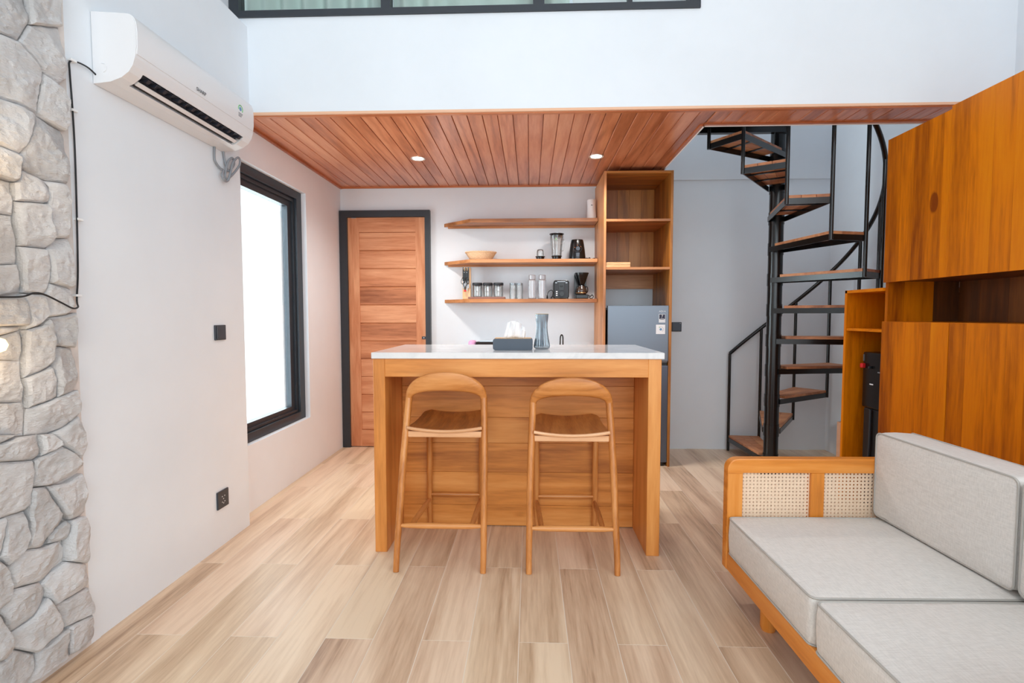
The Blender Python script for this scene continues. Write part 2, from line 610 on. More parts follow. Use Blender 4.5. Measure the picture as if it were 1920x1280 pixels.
# ================================================================ ROOM SHELL
XL, XR, XW = -1.539, -1.632, 2.514      # left wall, kitchen part of the left wall, right wall
Y1, YC, YB = 2.694, 2.802, 4.387        # end of the thick left wall, loft front, back wall
ZC, ZW, ZT = 2.247, 2.762, 4.5          # timber ceiling, loft window sill, high ceiling

# floor: grout bed and every tile
floor = struct('floor', B(-1.75, 2.65, -3.0, 4.5, -0.12, -0.0003), 'grout')
tile_me = None
TW, TL, X0, YA, YBk = 0.1727, 1.055, -0.038, 1.737, 2.265
g = 0.0011
tn = 0
for k in range(-10, 16):
    xa, xb = X0 + k * TW, X0 + (k + 1) * TW
    if xb <= XR + 0.02 or xa >= XW:
        continue
    y = (YA if k % 2 == 0 else YBk) - 5 * TL
    while y < YB:
        ya, yb = max(y, -3.0), min(y + TL, YB)
        if yb - ya > 0.02:
            bm = B(max(xa + g, XR), min(xb - g, XW), ya + g, yb - g, -0.01, 0.0)
            bmesh.ops.translate(bm, vec=(-xa, -ya, 0), verts=bm.verts)
            me = bpy.data.meshes.new('tile')
            bm.to_mesh(me)
            bm.free()
            me.materials.append(M_['tile'])
            o = bpy.data.objects.new('tile', me)
            o.location = (xa, ya, 0)
            _link(o, floor, (0, 0, 0))
        y += TL

# left wall: thick rendered part; above the timber ceiling it runs on to the loft front
bm = B(-1.75, XL, -3.0, Y1, 0, 2.715)
box(bm, -1.75, XL, Y1, YC, ZC + 0.01, 2.715)
box(bm, -1.75, XR, -3.0, YC, 2.715, ZT)
wall_left = struct('wall_left', bm, 'plaster')
# kitchen part of the left wall with its window opening
WY0, WY1, WZ0, WZ1 = 2.80, 3.70, 0.395, 2.035
bm = B(-1.75, XR, Y1, WY0, 0, ZC + 0.01)
box(bm, -1.75, XR, WY1, YB, 0, ZC + 0.01)
box(bm, -1.75, XR, WY0, WY1, 0, WZ0)
box(bm, -1.75, XR, WY0, WY1, WZ1, ZC + 0.01)
struct('wall_left', bm, 'plaster_warm')
# back wall; above the ceiling level it stands a little proud
bm = B(-1.75, 2.65, YB, 4.5, 0, ZT)
box(bm, 1.0, XW, YB - 0.008, YB, 2.28, ZT)
struct('wall_back', bm, 'plaster')
bm = B(XW, 2.65, -0.25, YB, 0, ZT)
box(bm, XW, 2.65, -3.0, -0.25, 2.85, ZT)  # unseen opening added behind the camera to admit fill light
box(bm, XW, 2.65, -3.0, -0.25, 0, 0.25)
box(bm, XW, 2.65, -3.0, -2.85, 0.25, 2.85)
struct('wall_right', bm, 'plaster')
# loft front: solid wall below and above the loft window
bm = B(XR, XW, YC, YC + 0.16, ZC + 0.012, ZW)
box(bm, 0.894, XW, YC, YC + 0.16, ZW, ZT)
box(bm, XR, 0.894, YC, YC + 0.16, 3.95, ZT)
struct('wall_front', bm, 'plaster')
# loft slab above the timber ceiling, open at the stair
bm = B(-1.75, 1.0, YC + 0.16, YB, ZC + 0.012, 2.54)
struct('floor', bm, 'ceiling_white')
struct('ceiling', B(-1.75, 2.65, -3.0, 4.5, ZT, ZT + 0.15), 'ceiling_white')

# timber ceiling under the loft
ceil = struct('ceiling', B(XR, 1.0, YC, YB, ZC + 0.011, ZC + 0.0125), 'ceil_trim_y')
OY = 3.035
PW = 0.0847
k = 0
x = XR + 0.012
while x < XW - 0.01:
    xe = min(x + PW, XW)
    y1 = YB if x < 1.0 - 0.02 else OY
    if x < 1.0 < xe:
        y1 = YB if (1.0 - x) > 0.04 else OY
        if y1 == YB:
            xe2 = 1.0
        else:
            xe2 = xe
    else:
        xe2 = xe
    bm = PR([(x + 0.0015, ZC + 0.011), (x + 0.0015, ZC + 0.004), (x + 0.005, ZC), (xe2 - 0.003, ZC), (xe2 - 0.0015, ZC + 0.003), (xe2 - 0.0015, ZC + 0.011)], 'y', YC + 0.02, y1)
    bmesh.ops.translate(bm, vec=(-x, 0, 0), verts=bm.verts)
    me = bpy.data.meshes.new('plank')
    bm.to_mesh(me)
    bm.free()
    me.materials.append(M_['ceil_wood'])
    o = bpy.data.objects.new('plank', me)
    o.location = (x, 0, 0)
    _link(o, ceil, (0, 0, 0))
    x += PW
# mouldings round the timber ceiling
struct('trim_1', B(XL, XW, YC - 0.004, YC + 0.012, ZC - 0.001, ZC + 0.0125), 'ceil_lip')
struct('trim_2', B(XR, XW, YC + 0.012, YC + 0.034, ZC - 0.006, ZC + 0.002), 'ceil_trim')
struct('trim_3', B(XR, XR + 0.02, YC + 0.034, YB, ZC - 0.014, ZC + 0.002), 'ceil_trim_y')
struct('trim_4', B(XR + 0.02, 1.0, YB - 0.016, YB, ZC - 0.012, ZC + 0.002), 'ceil_trim')
struct('trim_5', B(0.98, 1.0, OY, YB - 0.016, ZC - 0.008, ZC + 0.002), 'ceil_trim_y')
struct('trim_6', B(1.0, XW, OY - 0.022, OY, ZC - 0.008, ZC + 0.002), 'ceil_trim')
struct('trim_7', B(1.0, 1.006, OY, YB, ZC - 0.012, 2.54), 'ceiling_white')
struct('trim_8', B(1.0, XW, OY, OY + 0.006, ZC - 0.012, 2.54), 'ceiling_white')
struct('wall_front', B(1.0, XW, YC + 0.16, OY, ZC + 0.012, 2.54), 'ceiling_white')

# downlights
for i, (x, lab) in enumerate(((-0.785, 'round warm downlight in the timber ceiling above the door side, left of the two'), (0.457, 'round warm downlight in the timber ceiling beside the tall open column, right of the two'))):
    y = 3.605
    t = thing('downlight', (x, y, ZC), lab, 'downlight', 'recessed downlights in the timber ceiling')
    obj('rim', L([(0.036, -0.001), (0.05, -0.004), (0.05, 0.0), (0.036, 0.0)], (x, y, ZC), 32), 'chrome', t, sm=True)
    obj('lens', L([(0.0, -0.0025), (0.037, -0.002), (0.037, 0.0)], (x, y, ZC), 32), 'led', t)
    d = bpy.data.lights.new('downlight_beam', 'SPOT')
    d.energy = 42
    d.color = (1.0, 0.95, 0.88)
    d.spot_size = radians(150)
    d.spot_blend = 0.9
    d.shadow_soft_size = 0.08
    o = bpy.data.objects.new('downlight_beam', d)
    o.location = (0, 0, -0.012)
    C.objects.link(o)
    o.parent = t


# kitchen window in the left wall
def ring_bm(bm, ax, a, b, o, i):
    """rectangular ring between outer o=(u0,u1,v0,v1) and inner i, extruded along ax from a to b"""
    u0, u1, v0, v1 = o
    p0, p1, q0, q1 = i
    for (c0, c1, d0, d1) in ((u0, p0, v0, v1), (p1, u1, v0, v1), (p0, p1, v0, q0), (p0, p1, q1, v1)):
        if ax == 'x':
            box(bm, a, b, c0, c1, d0, d1)
        else:
            box(bm, c0, c1, a, b, d0, d1)
    return bm


win = struct('window_1', ring_bm(bmesh.new(), 'x', -1.745, -1.667, (WY0, WY1, WZ0, WZ1), (WY0 + 0.05, WY1 - 0.075, WZ0 + 0.055, WZ1 - 0.055)), 'frame_black', bev=0.004)
obj('sash', ring_bm(bmesh.new(), 'x', -1.74, -1.70, (WY0 + 0.05, WY1 - 0.075, WZ0 + 0.055, WZ1 - 0.055), (WY0 + 0.11, WY1 - 0.15, WZ0 + 0.105, WZ1 - 0.12)), 'frame_black', win, bev=0.003)
obj('bead', ring_bm(bmesh.new(), 'x', -1.70, -1.685, (WY0 + 0.05, WY1 - 0.078, WZ0 + 0.058, WZ1 - 0.058), (WY0 + 0.07, WY1 - 0.10, WZ0 + 0.075, WZ1 - 0.08)), 'frame_black', win, bev=0.003)
obj('pane', B(-1.722, -1.717, WY0 + 0.11, WY1 - 0.15, WZ0 + 0.105, WZ1 - 0.12), 'glass_win', win)
obj('stay', T(spline([(-1.698, 3.22, 0.462), (-1.69, 3.27, 0.468), (-1.688, 3.31, 0.462), (-1.694, 3.36, 0.47)], 5), 0.003, 6), 'steel', win)

# loft window above the timber ceiling
UX0, UX1, UZ0, UZ1 = XR, 0.894, ZW, 3.95
lw = struct('window_2', ring_bm(bmesh.new(), 'y', YC - 0.012, YC + 0.05, (UX0, UX1, UZ0, UZ1), (UX0 + 0.055, UX1 - 0.06, UZ0 + 0.034, UZ1 - 0.05)), 'frame_black', bev=0.003)
for (x0, x1, y0, y1) in ((-0.80, -0.75, -0.012, 0.05), (0.015, 0.075, -0.012, 0.05), (0.515, 0.54, 0.0, 0.035)):
    obj('mullion', B(x0, x1, YC + y0, YC + y1, UZ0 + 0.034, UZ1 - 0.05), 'frame_black', lw, bev=0.002)
for (x0, x1) in ((UX0 + 0.055, -0.80), (-0.75, 0.015), (0.075, 0.515), (0.54, UX1 - 0.06)):
    obj('pane', B(x0, x1, YC + 0.018, YC + 0.022, UZ0 + 0.034, UZ1 - 0.05), 'glass_win', lw)


def curtain(name, x0, x1, y, z0, z1, mat, amp, wl, label, group, seed):
    r = random.Random(seed)
    bm = bmesh.new()
    n = int((x1 - x0) / 0.008)
    ph = r.random() * 6
    cols = []
    for i in range(n + 1):
        x = x0 + (x1 - x0) * i / n
        row = []
        for z in (z0, z0 + 0.15, z0 + 0.5, z1):
            a = amp * (1.0 + 0.5 * sin(x * 5 + ph))
            yy = y + a * sin(2 * pi * x / wl + ph + 0.8 * sin(x * 9 + ph)) + 0.012 * sin(x * 3.1 + z * 4)
            row.append(bm.verts.new((x, yy, z)))
        cols.append(row)
    for A, Bq in zip(cols, cols[1:]):
        for j in range(3):
            bm.faces.new((A[j], Bq[j], Bq[j + 1], A[j + 1]))
    o = obj(name, bm, mat, None, label, sm=True, org=(0, y, z0), cat='curtain', group=group)
    md = o.modifiers.new('thickness', 'SOLIDIFY')
    md.thickness = 0.002
    return o


curtain('curtain', -1.63, -0.80, YC + 0.12, 2.63, 3.9, 'curtain_green', 0.026, 0.12, 'pale grey-green gathered curtain behind the leftmost pane of the loft window', 'loft curtains', 1)
curtain('curtain', -0.78, 0.22, YC + 0.13, 2.63, 3.9, 'curtain_green', 0.028, 0.17, 'pale grey-green gathered curtain behind the second pane of the loft window', 'loft curtains', 2)
curtain('curtain', 0.235, 0.87, YC + 0.14, 2.63, 3.9, 'curtain_white', 0.006, 0.15, 'flat sheer curtain whitened for reflections behind the right end of the loft window', 'loft curtains', 3)

# ================================================================ STONE FACING ON THE LEFT WALL
STONES=[((1386,2054),(1527,2142),(1534,2028),(1497,1960),(1437,1954),(1381,1937)),
((1381,1937),(1437,1954),(1497,1960),(1530,1938),(1569,1906),(1538,1764),(1481,1772),(1428,1769),(1371,1756)),
((1527,2142),(1646,2216),(1645,2082),(1605,2059),(1534,2028)),
((1534,2028),(1645,2081),(1657,2021),(1654,1918),(1624,1884),(1569,1906),(1530,1938),(1497,1960)),
((1569,1906),(1624,1884),(1647,1856),(1648,1762),(1636,1748),(1538,1764)),
((1428,1769),(1481,1772),(1534,1763),(1520,1716),(1483,1624),(1422,1639),(1365,1629),(1371,1756)),
((1538,1764),(1636,1748),(1648,1728),(1644,1581),(1562,1572),(1481,1586),(1483,1624),(1520,1716)),
((1365,1629),(1422,1639),(1483,1624),(1476,1549),(1462,1541),(1417,1543),(1360,1538)),
((1360,1535),(1416,1540),(1463,1541),(1463,1444),(1412,1441),(1355,1433)),
((1481,1586),(1562,1572),(1574,1555),(1573,1508),(1552,1498),(1464,1487),(1465,1540),(1476,1549)),
((1562,1572),(1633,1580),(1646,1529),(1641,1405),(1582,1395),(1574,1438),(1572,1508),(1574,1555)),
((1465,1488),(1552,1498),(1571,1501),(1579,1406),(1582,1393),(1555,1359),(1471,1356),(1468,1420)),
((1355,1433),(1412,1441),(1463,1442),(1468,1302),(1404,1293),(1348,1287)),
((1471,1356),(1555,1359),(1563,1345),(1561,1253),(1541,1215),(1479,1218),(1473,1295)),
((1582,1393),(1643,1404),(1641,1276),(1633,1240),(1620,1239),(1561,1253),(1559,1360)),
((1348,1287),(1468,1302),(1477,1219),(1400,1205),(1343,1202)),
((1561,1253),(1633,1240),(1641,1205),(1636,1170),(1611,1152),(1550,1144),(1539,1186),(1537,1215)),
((1343,1199),(1399,1202),(1470,1209),(1481,1176),(1483,1120),(1395,1119),(1339,1120)),
((1470,1209),(1477,1216),(1537,1215),(1546,1177),(1552,1152),(1522,1123),(1475,1108),(1484,1136)),
((1552,1144),(1611,1152),(1647,1161),(1648,1099),(1631,1043),(1567,1054),(1562,1110)),
((1339,1120),(1479,1119),(1465,1106),(1394,1092),(1338,1088)),
((1338,1088),(1394,1089),(1468,1105),(1467,1015),(1390,1024),(1335,1029)),
((1475,1108),(1522,1119),(1551,1141),(1562,1110),(1565,1054),(1555,1001),(1515,976),(1471,962)),
((1567,1054),(1631,1043),(1643,992),(1647,929),(1622,897),(1570,888),(1563,940),(1555,997)),
((1335,1029),(1467,1015),(1467,891),(1384,901),(1328,909)),
((1471,962),(1515,976),(1551,991),(1567,940),(1572,889),(1476,870),(1473,911)),
((1476,869),(1572,889),(1622,899),(1646,902),(1649,848),(1640,817),(1578,787),(1540,779),(1467,789),(1471,847)),
((1328,909),(1384,901),(1464,892),(1472,866),(1465,790),(1440,793),(1380,812),(1324,825)),
((1324,825),(1437,798),(1378,786),(1323,791)),
((1323,791),(1378,786),(1439,791),(1509,783),(1509,722),(1484,709),(1376,734),(1320,748)),
((1512,782),(1547,777),(1572,749),(1575,731),(1530,717),(1509,714)),
((1547,777),(1578,787),(1640,817),(1656,774),(1663,699),(1650,662),(1621,692),(1575,734)),
((1484,709),(1509,714),(1530,717),(1575,731),(1621,692),(1654,646),(1628,621),(1550,616),(1518,617),(1467,631),(1475,666)),
((1320,748),(1376,734),(1481,710),(1470,626),(1464,579),(1449,567),(1397,570),(1367,569),(1312,577)),
((1518,617),(1587,604),(1648,618),(1656,562),(1656,479),(1645,472),(1591,478),(1564,512),(1536,578)),
((1467,628),(1518,617),(1535,570),(1564,512),(1553,476),(1515,458),(1494,431),(1443,449),(1457,492),(1457,565)),
((1553,476),(1581,482),(1592,468),(1582,419),(1516,432),(1515,458)),
((1593,477),(1645,472),(1660,431),(1660,309),(1649,303),(1578,346),(1573,388),(1578,417),(1591,451)),
((1397,570),(1449,565),(1456,484),(1438,451),(1410,435),(1390,426),(1366,461),(1379,510)),
((1312,577),(1367,569),(1394,569),(1379,510),(1365,462),(1307,480)),
((1438,451),(1494,431),(1556,426),(1581,393),(1575,360),(1518,336),(1491,324),(1401,350),(1389,411),(1411,438)),
((1518,336),(1576,347),(1649,303),(1656,227),(1649,221),(1522,230),(1505,265),(1490,316)),
((1307,475),(1369,452),(1389,417),(1401,350),(1387,316),(1354,312),(1299,330)),
((1401,350),(1491,324),(1506,273),(1461,240),(1387,220),(1375,276),(1361,306)),
((1505,265),(1522,230),(1542,164),(1541,138),(1499,131),(1455,119),(1390,178),(1387,220),(1444,234)),
((1522,230),(1653,218),(1672,151),(1665,117),(1573,132),(1549,137),(1538,193)),
((1573,132),(1661,117),(1675,34),(1629,23),(1574,27),(1564,70),(1563,128)),
((1299,325),(1354,310),(1380,233),(1388,179),(1362,161),(1292,191)),
((1455,119),(1541,130),(1563,128),(1564,61),(1572,25),(1502,24),(1433,32),(1426,46),(1449,79)),
((1292,191),(1362,161),(1390,175),(1455,118),(1449,79),(1420,34),(1340,31),(1285,46))]

facing = struct('wall_left', B(XL, XL + 0.004, 0.3, 1.675, 0.0, 2.74), 'mortar')
obj('mortar_edge', PR([(1.66, 0.0), (1.716, 0.0), (1.712, 0.6), (1.697, 1.2), (1.688, 2.0), (1.684, 2.74), (1.66, 2.74)], 'x', XL, XL + 0.003), 'plaster', facing)


def stone(poly, seed, depth=0.034):
    r = random.Random(seed)
    P = [Vector((a, b, 0)) for a, b in poly]
    # clean outline
    Q = []
    for p in P:
        if not Q or (p - Q[-1]).length > 0.006:
            Q.append(p)
    P = Q
    if len(P) < 3:
        return
    c = sum(P, Vector()) / len(P)
    # subdivide outline so the edge is slightly ragged
    out = []
    n = len(P)
    for i in range(n):
        a, b = P[i], P[(i + 1) % n]
        m = max(1, int((b - a).length / 0.013))
        for k in range(m):
            out.append(a.lerp(b, k / m))
    area2 = 0
    bm = bmesh.new()

    def edge_d(p):
        d = 9
        for i in range(n):
            a, b = P[i], P[(i + 1) % n]
            ab = b - a
            t = max(0, min(1, (p - a).dot(ab) / max(ab.length_squared, 1e-9)))
            d = min(d, (p - (a + ab * t)).length)
        return d
    tilt = (r.uniform(-0.1, 0.1), r.uniform(-0.13, 0.13))
    off = Vector((r.random() * 50, r.random() * 50, r.random() * 50))
    # a few planar chips give cleft facets
    chips = []
    for _ in range(6):
        an = r.uniform(0, 2 * pi)
        chips.append((Vector((cos(an), sin(an), 0)), r.uniform(0.15, 0.9), r.uniform(0.5, 1.3)))
    size = max((p - c).length for p in P)

    def height(p):
        q = p - c
        h = depth + q.x * tilt[0] + q.y * tilt[1]
        for d, o_, s in chips:
            h = min(h, depth * 1.15 - (q.dot(d) - o_ * size * 0.8) * s * 0.42)
        pv = Vector((p.x, p.y, 0)) + off
        h += 0.009 * noise.noise(pv * 10) + 0.004 * (0.35 - abs(noise.noise(pv * 24))) + 0.004 * noise.noise(pv * 55) + 0.002 * noise.noise(pv * 120)
        e = edge_d(p)
        h = max(0.013, h)
        return h * min(1.0, 0.66 + 0.34 * (e / 0.006)) if e < 0.006 else h
    rings = 13
    loops = []
    for k in range(rings + 1):
        f = 1 - (k / rings) ** 1.05
        ring = []
        for p in out:
            q = c + (p - c) * (f * (1 - 0.0013 / max(0.03, (p - c).length)))
            ring.append(q)
        loops.append(ring)
    V = []
    m = len(out)
    for k in range(rings):
        V.append([bm.verts.new((XL + 0.003 + height(q), q.x, q.y)) for q in loops[k]])
    base = [bm.verts.new((XL + 0.001, q.x, q.y)) for q in loops[0]]
    top = bm.verts.new((XL + 0.003 + height(c), c.x, c.y))
    for i in range(m):
        j = (i + 1) % m
        bm.faces.new((base[i], base[j], V[0][j], V[0][i]))
        for k in range(rings - 1):
            bm.faces.new((V[k][i], V[k][j], V[k + 1][j], V[k + 1][i]))
        bm.faces.new((V[-1][i], V[-1][j], top))
    bmesh.ops.recalc_face_normals(bm, faces=bm.faces)
    bmesh.ops.triangulate(bm, faces=bm.faces)
    obj('stone', bm, 'stone', facing, sm=True, ang=22)


# the lowest stones stop at the floor, the others follow the photograph's courses
for i, s in enumerate(STONES):
    flat = i in (8, 12, 15, 21, 24, 27)
    stone([(a / 1000, b / 1000) for a, b in s], 100 + i, 0.022 if flat else (0.030 + 0.012 * ((i * 37) % 10) / 10))


def clip(poly, a, nrm):
    out = []
    for i in range(len(poly)):
        p, q = poly[i], poly[(i + 1) % len(poly)]
        dp, dq = (p - a).dot(nrm), (q - a).dot(nrm)
        if dp <= 0:
            out.append(p)
        if dp * dq < 0:
            out.append(p.lerp(q, dp / (dp - dq)))
    return out


# courses beyond the picture's left edge and above the unit
def voronoi(y0, y1, z0, z1, cell, seed):
    r = random.Random(seed)
    S = []
    ny, nz = max(1, round((y1 - y0) / cell)), max(1, round((z1 - z0) / cell))
    for i in range(ny):
        for j in range(nz):
            S.append(Vector((y0 + (i + 0.5 + r.uniform(-.32, .32)) * (y1 - y0) / ny, z0 + (j + 0.5 + r.uniform(-.32, .32)) * (z1 - z0) / nz, 0)))
    for i, s in enumerate(S):
        poly = [Vector((y0, z0, 0)), Vector((y1, z0, 0)), Vector((y1, z1, 0)), Vector((y0, z1, 0))]
        for q in S:
            if q is not s and (q - s).length < 3 * cell:
                poly = clip(poly, (s + q) / 2, (q - s).normalized())
        stone([(p.x, p.y) for p in poly], seed * 50 + i)


voronoi(0.45, 1.345, 0.0, 2.2, 0.17, 5)
voronoi(0.45, 1.70, 2.23, 2.72, 0.18, 6)

# wall lamp at the left edge of the picture: black tube with a warm lamp above and below
t = thing('wall_lamp', (XL + 0.03, 1.30, 1.30), 'warm up-and-down wall lamp on the rough stone at the left picture edge', 'wall lamp')
obj('body', T([(XL + 0.075, 1.28, 1.13), (XL + 0.075, 1.28, 1.47)], 0.035, 20), 'black_paint', t, sm=True)
obj('bracket', B(XL + 0.02, XL + 0.06, 1.25, 1.29, 1.26, 1.34), 'black_paint', t)
for z in (1.095, 1.505):
    obj('bulb', L([(0.0, -0.022), (0.015, -0.015), (0.021, 0.0), (0.015, 0.015), (0.0, 0.022)], (XL + 0.075, 1.350, z - 0.026 if z < 1.3 else z + 0.04), 20), 'bulb', t, sm=True)
    d = bpy.data.lights.new('lamp_light', 'POINT')
    d.energy = 0.5
    d.color = (1.0, 0.72, 0.42)
    d.shadow_soft_size = 0.03
    o = bpy.data.objects.new('lamp_light', d)
    o.location = Vector((XL + 0.13, 1.33, z + (0.06 if z > 1.3 else -0.05))) - ORG[t]
    C.objects.link(o)
    o.parent = t

# black cable along the stone edge, with its white clips
cab = [(-1.528, 1.79, 1.995), (-1.528, 1.755, 2.006), (-1.528, 1.712, 2.004), (-1.528, 1.684, 1.992), (-1.526, 1.680, 1.955), (-1.525, 1.683, 1.84), (-1.525, 1.685, 1.70), (-1.525, 1.682, 1.5), (-1.525, 1.676, 1.3), (-1.525, 1.668, 1.213), (-1.515, 1.657, 1.192), (-1.493, 1.635, 1.178), (-1.486, 1.608, 1.174), (-1.484, 1.569, 1.19), (-1.486, 1.518, 1.213), (-1.485, 1.482, 1.218), (-1.485, 1.449, 1.207), (-1.485, 1.41, 1.203), (-1.485, 1.30, 1.20)]
o = obj('cable', T(spline(cab, 6), 0.0028, 8), 'black_cable', None, 'thin black cable running down the stone edge from the air conditioner, then across the stones', sm=True, org=(-1.53, 1.7, 1.2), cat='cable')
for (y, z) in ((1.692, 2.000), (1.688, 1.835), (1.690, 1.475), (1.672, 1.218)):
    obj('clip', B(-1.538, -1.520, y - 0.010, y + 0.012, z - 0.004, z + 0.004), 'clip', o, bev=0.001)

# ================================================================ AIR CONDITIONER
AY0, AY1 = 1.785, 2.545
prof = [(-1.537, 2.213), (-1.418, 2.204), (-1.400, 2.200), (-1.387, 2.190), (-1.380, 2.172), (-1.377, 2.14), (-1.378, 2.09), (-1.383, 2.055), (-1.392, 2.028), (-1.408, 2.005), (-1.435, 1.986), (-1.475, 1.972), (-1.537, 1.966)]
ac = thing('air_conditioner', (-1.537, AY0, 1.966), 'long white wall-mounted air conditioner high on the left wall', 'air conditioner')
bm = bmesh.new()
prism(bm, prof, 'y', AY0, AY0 + 0.055)
prism(bm, prof, 'y', AY1 - 0.06, AY1)
notch = prof[:9] + [(-1.398, 2.018), (-1.44, 2.045), (-1.472, 2.01), (-1.452, 1.980)] + prof[11:]
prism(bm, notch, 'y', AY0 + 0.055, AY1 - 0.06)
obj('body', bm, 'ac_white', ac, bev=0.0)
bm = bmesh.new()
front = [(-1.418, 2.2065), (-1.399, 2.2025), (-1.385, 2.192), (-1.3775, 2.173), (-1.3745, 2.14), (-1.3755, 2.09), (-1.379, 2.066), (-1.383, 2.066), (-1.381, 2.09), (-1.38, 2.14), (-1.383, 2.171), (-1.39, 2.187), (-1.402, 2.198), (-1.42, 2.202)]
prism(bm, front, 'y', AY0 + 0.004, AY1 - 0.004)
obj('front_panel', bm, 'ac_white', ac, sm=True, ang=50)
obj('vent', PR([(-1.402, 2.016), (-1.44, 2.042), (-1.468, 2.01), (-1.455, 1.992), (-1.432, 2.016)], 'y', AY0 + 0.056, AY1 - 0.061), 'ac_dark', ac)
for i in range(15):
    y = AY0 + 0.085 + i * 0.042
    obj('fin', PR([(-1.400, 2.014), (-1.436, 2.038), (-1.44, 2.014), (-1.412, 2.003)], 'y', y, y + 0.003 + 0.012 * (i % 2 == 0)), 'ac_dark', ac)
obj('louver', PR([(-1.424, 1.997), (-1.428, 2.001), (-1.441, 1.992), (-1.438, 1.987)], 'y', AY0 + 0.066, AY1 - 0.07), 'ac_white', ac)
obj('end_badge', T([(-1.505, AY0 - 0.0012, 2.035), (-1.493, AY0 - 0.0012, 2.033), (-1.487, AY0 - 0.0012, 2.022), (-1.489, AY0 - 0.0012, 2.01), (-1.498, AY0 - 0.0012, 2.004)], 0.0012, 6), 'ac_white', ac)
text('logo', 'SHARP', 'grey_print', ac, (-1.3743, 2.135, 2.078), 0.021, (radians(90), 0, radians(90)))
obj('emblem', T([(-1.3745, 2.12 + 0.012 * cos(t * pi / 8), 2.115 + 0.012 * sin(t * pi / 8)) for t in range(16)], 0.0006, 5, True), 'white_print', ac)
cy_, cz_ = 2.425, 2.128
obj('sticker', T([(-1.3745, cy_ + 0.017 * cos(t), cz_ + 0.017 * sin(t)) for t in [x * pi / 10 for x in range(-2, 12)]], 0.0025, 5), 'green_print', ac, label='round green and blue energy sticker')
obj('sticker', T([(-1.3755, cy_ - 0.001, cz_), (-1.3735, cy_ - 0.001, cz_)], 0.009, 16), 'blue_print', ac)
for i in range(3):
    obj('sticker', B(-1.3755, -1.3740, cy_ - 0.016, cy_ + 0.018 - i * 0.006, cz_ - 0.022 - i * 0.007, cz_ - 0.0195 - i * 0.007), 'grey_print', ac)
coil = [(-1.53, 2.468, 1.97), (-1.53, 2.464, 1.916), (-1.528, 2.471, 1.893), (-1.525, 2.50, 1.874), (-1.52, 2.52, 1.868), (-1.515, 2.50, 1.845), (-1.512, 2.497, 1.828), (-1.512, 2.515, 1.815), (-1.512, 2.545, 1.826), (-1.512, 2.57, 1.87), (-1.512, 2.59, 1.92), (-1.512, 2.625, 1.955), (-1.512, 2.65, 1.968), (-1.512, 2.662, 1.955), (-1.512, 2.655, 1.93), (-1.515, 2.62, 1.89), (-1.518, 2.575, 1.85), (-1.518, 2.545, 1.832), (-1.518, 2.53, 1.85), (-1.518, 2.56, 1.92), (-1.518, 2.60, 1.952), (-1.52, 2.62, 1.93), (-1.522, 2.60, 1.90), (-1.524, 2.572, 1.878), (-1.526, 2.555, 1.90), (-1.53, 2.548, 1.94), (-1.53, 2.54, 1.99)]
# keep the loose coil on the thick wall in front of its far end
coil = [(x, 2.4 + (y - 2.4) * 0.95, z) for x, y, z in coil]
obj('cord', T(spline(coil, 6), 0.0055, 8), 'grey_cable', ac, label='looped grey cord hanging below the right end', sm=True)

# ================================================================ SWITCHES AND SOCKET
t = thing('light_switch', (XL, 2.47, 1.066), 'square charcoal light switch on the left white wall', 'switch')
obj('plate', B(XL, XL + 0.009, 2.427, 2.513, 1.029, 1.103), 'switch', t, bev=0.002)
obj('rocker', B(XL + 0.009, XL + 0.013, 2.434, 2.506, 1.035, 1.097), 'switch', t, bev=0.002)
t = thing('wall_socket', (XL, 2.45, 0.236), 'charcoal wall socket low on the left white wall near the floor', 'socket')
obj('plate', B(XL, XL + 0.009, 2.405, 2.495, 0.192, 0.280), 'switch', t, bev=0.002)
for (y, z) in ((2.44, 0.25), (2.46, 0.25), (2.45, 0.237), (2.44, 0.222), (2.46, 0.222), (2.45, 0.215)):
    obj('slot', B(XL + 0.009, XL + 0.0096, y - 0.003, y + 0.003, z - 0.002, z + 0.002), 'white_print', t)
t = thing('light_switch', (1.25, YB, 1.05), 'square slate light switch on the back wall just right of the fridge column', 'switch')
obj('plate', B(1.205, 1.288, YB - 0.009, YB, 1.01, 1.09), 'switch', t, bev=0.002)
obj('rocker', B(1.212, 1.281, YB - 0.013, YB - 0.009, 1.017, 1.083), 'slate', t, bev=0.002)
obj('marker', B(1.272, 1.279, YB - 0.0138, YB - 0.013, 1.078, 1.081), 'white_print', t)

# ================================================================ DOOR IN THE BACK WALL
bm = bmesh.new()
box(bm, -1.628, -1.563, YB - 0.05, YB, 0, 2.042)
box(bm, -0.894, -0.852, YB - 0.05, YB, 0, 2.042)
box(bm, -1.563, -0.894, YB - 0.05, YB, 1.986, 2.042)
struct('trim_9', bm, 'door_frame', bev=0.003)
dr = struct('door_1', B(-1.562, -0.896, YB - 0.010, YB, 0.008, 1.984), 'door_Z')
obj('stile', B(-1.562, -1.466, YB - 0.030, YB - 0.010, 0.008, 1.984), 'door_Z', dr, bev=0.0015)
obj('stile', B(-0.979, -0.896, YB - 0.030, YB - 0.010, 0.008, 1.984), 'door_Z', dr, bev=0.0015)
obj('rail', B(-1.466, -0.979, YB - 0.030, YB - 0.010, 1.861, 1.984), 'door_X', dr, bev=0.0015)
obj('rail', B(-1.466, -0.979, YB - 0.030, YB - 0.010, 0.008, 0.15), 'door_X', dr, bev=0.0015)
n = 11
h = (1.861 - 0.15) / n
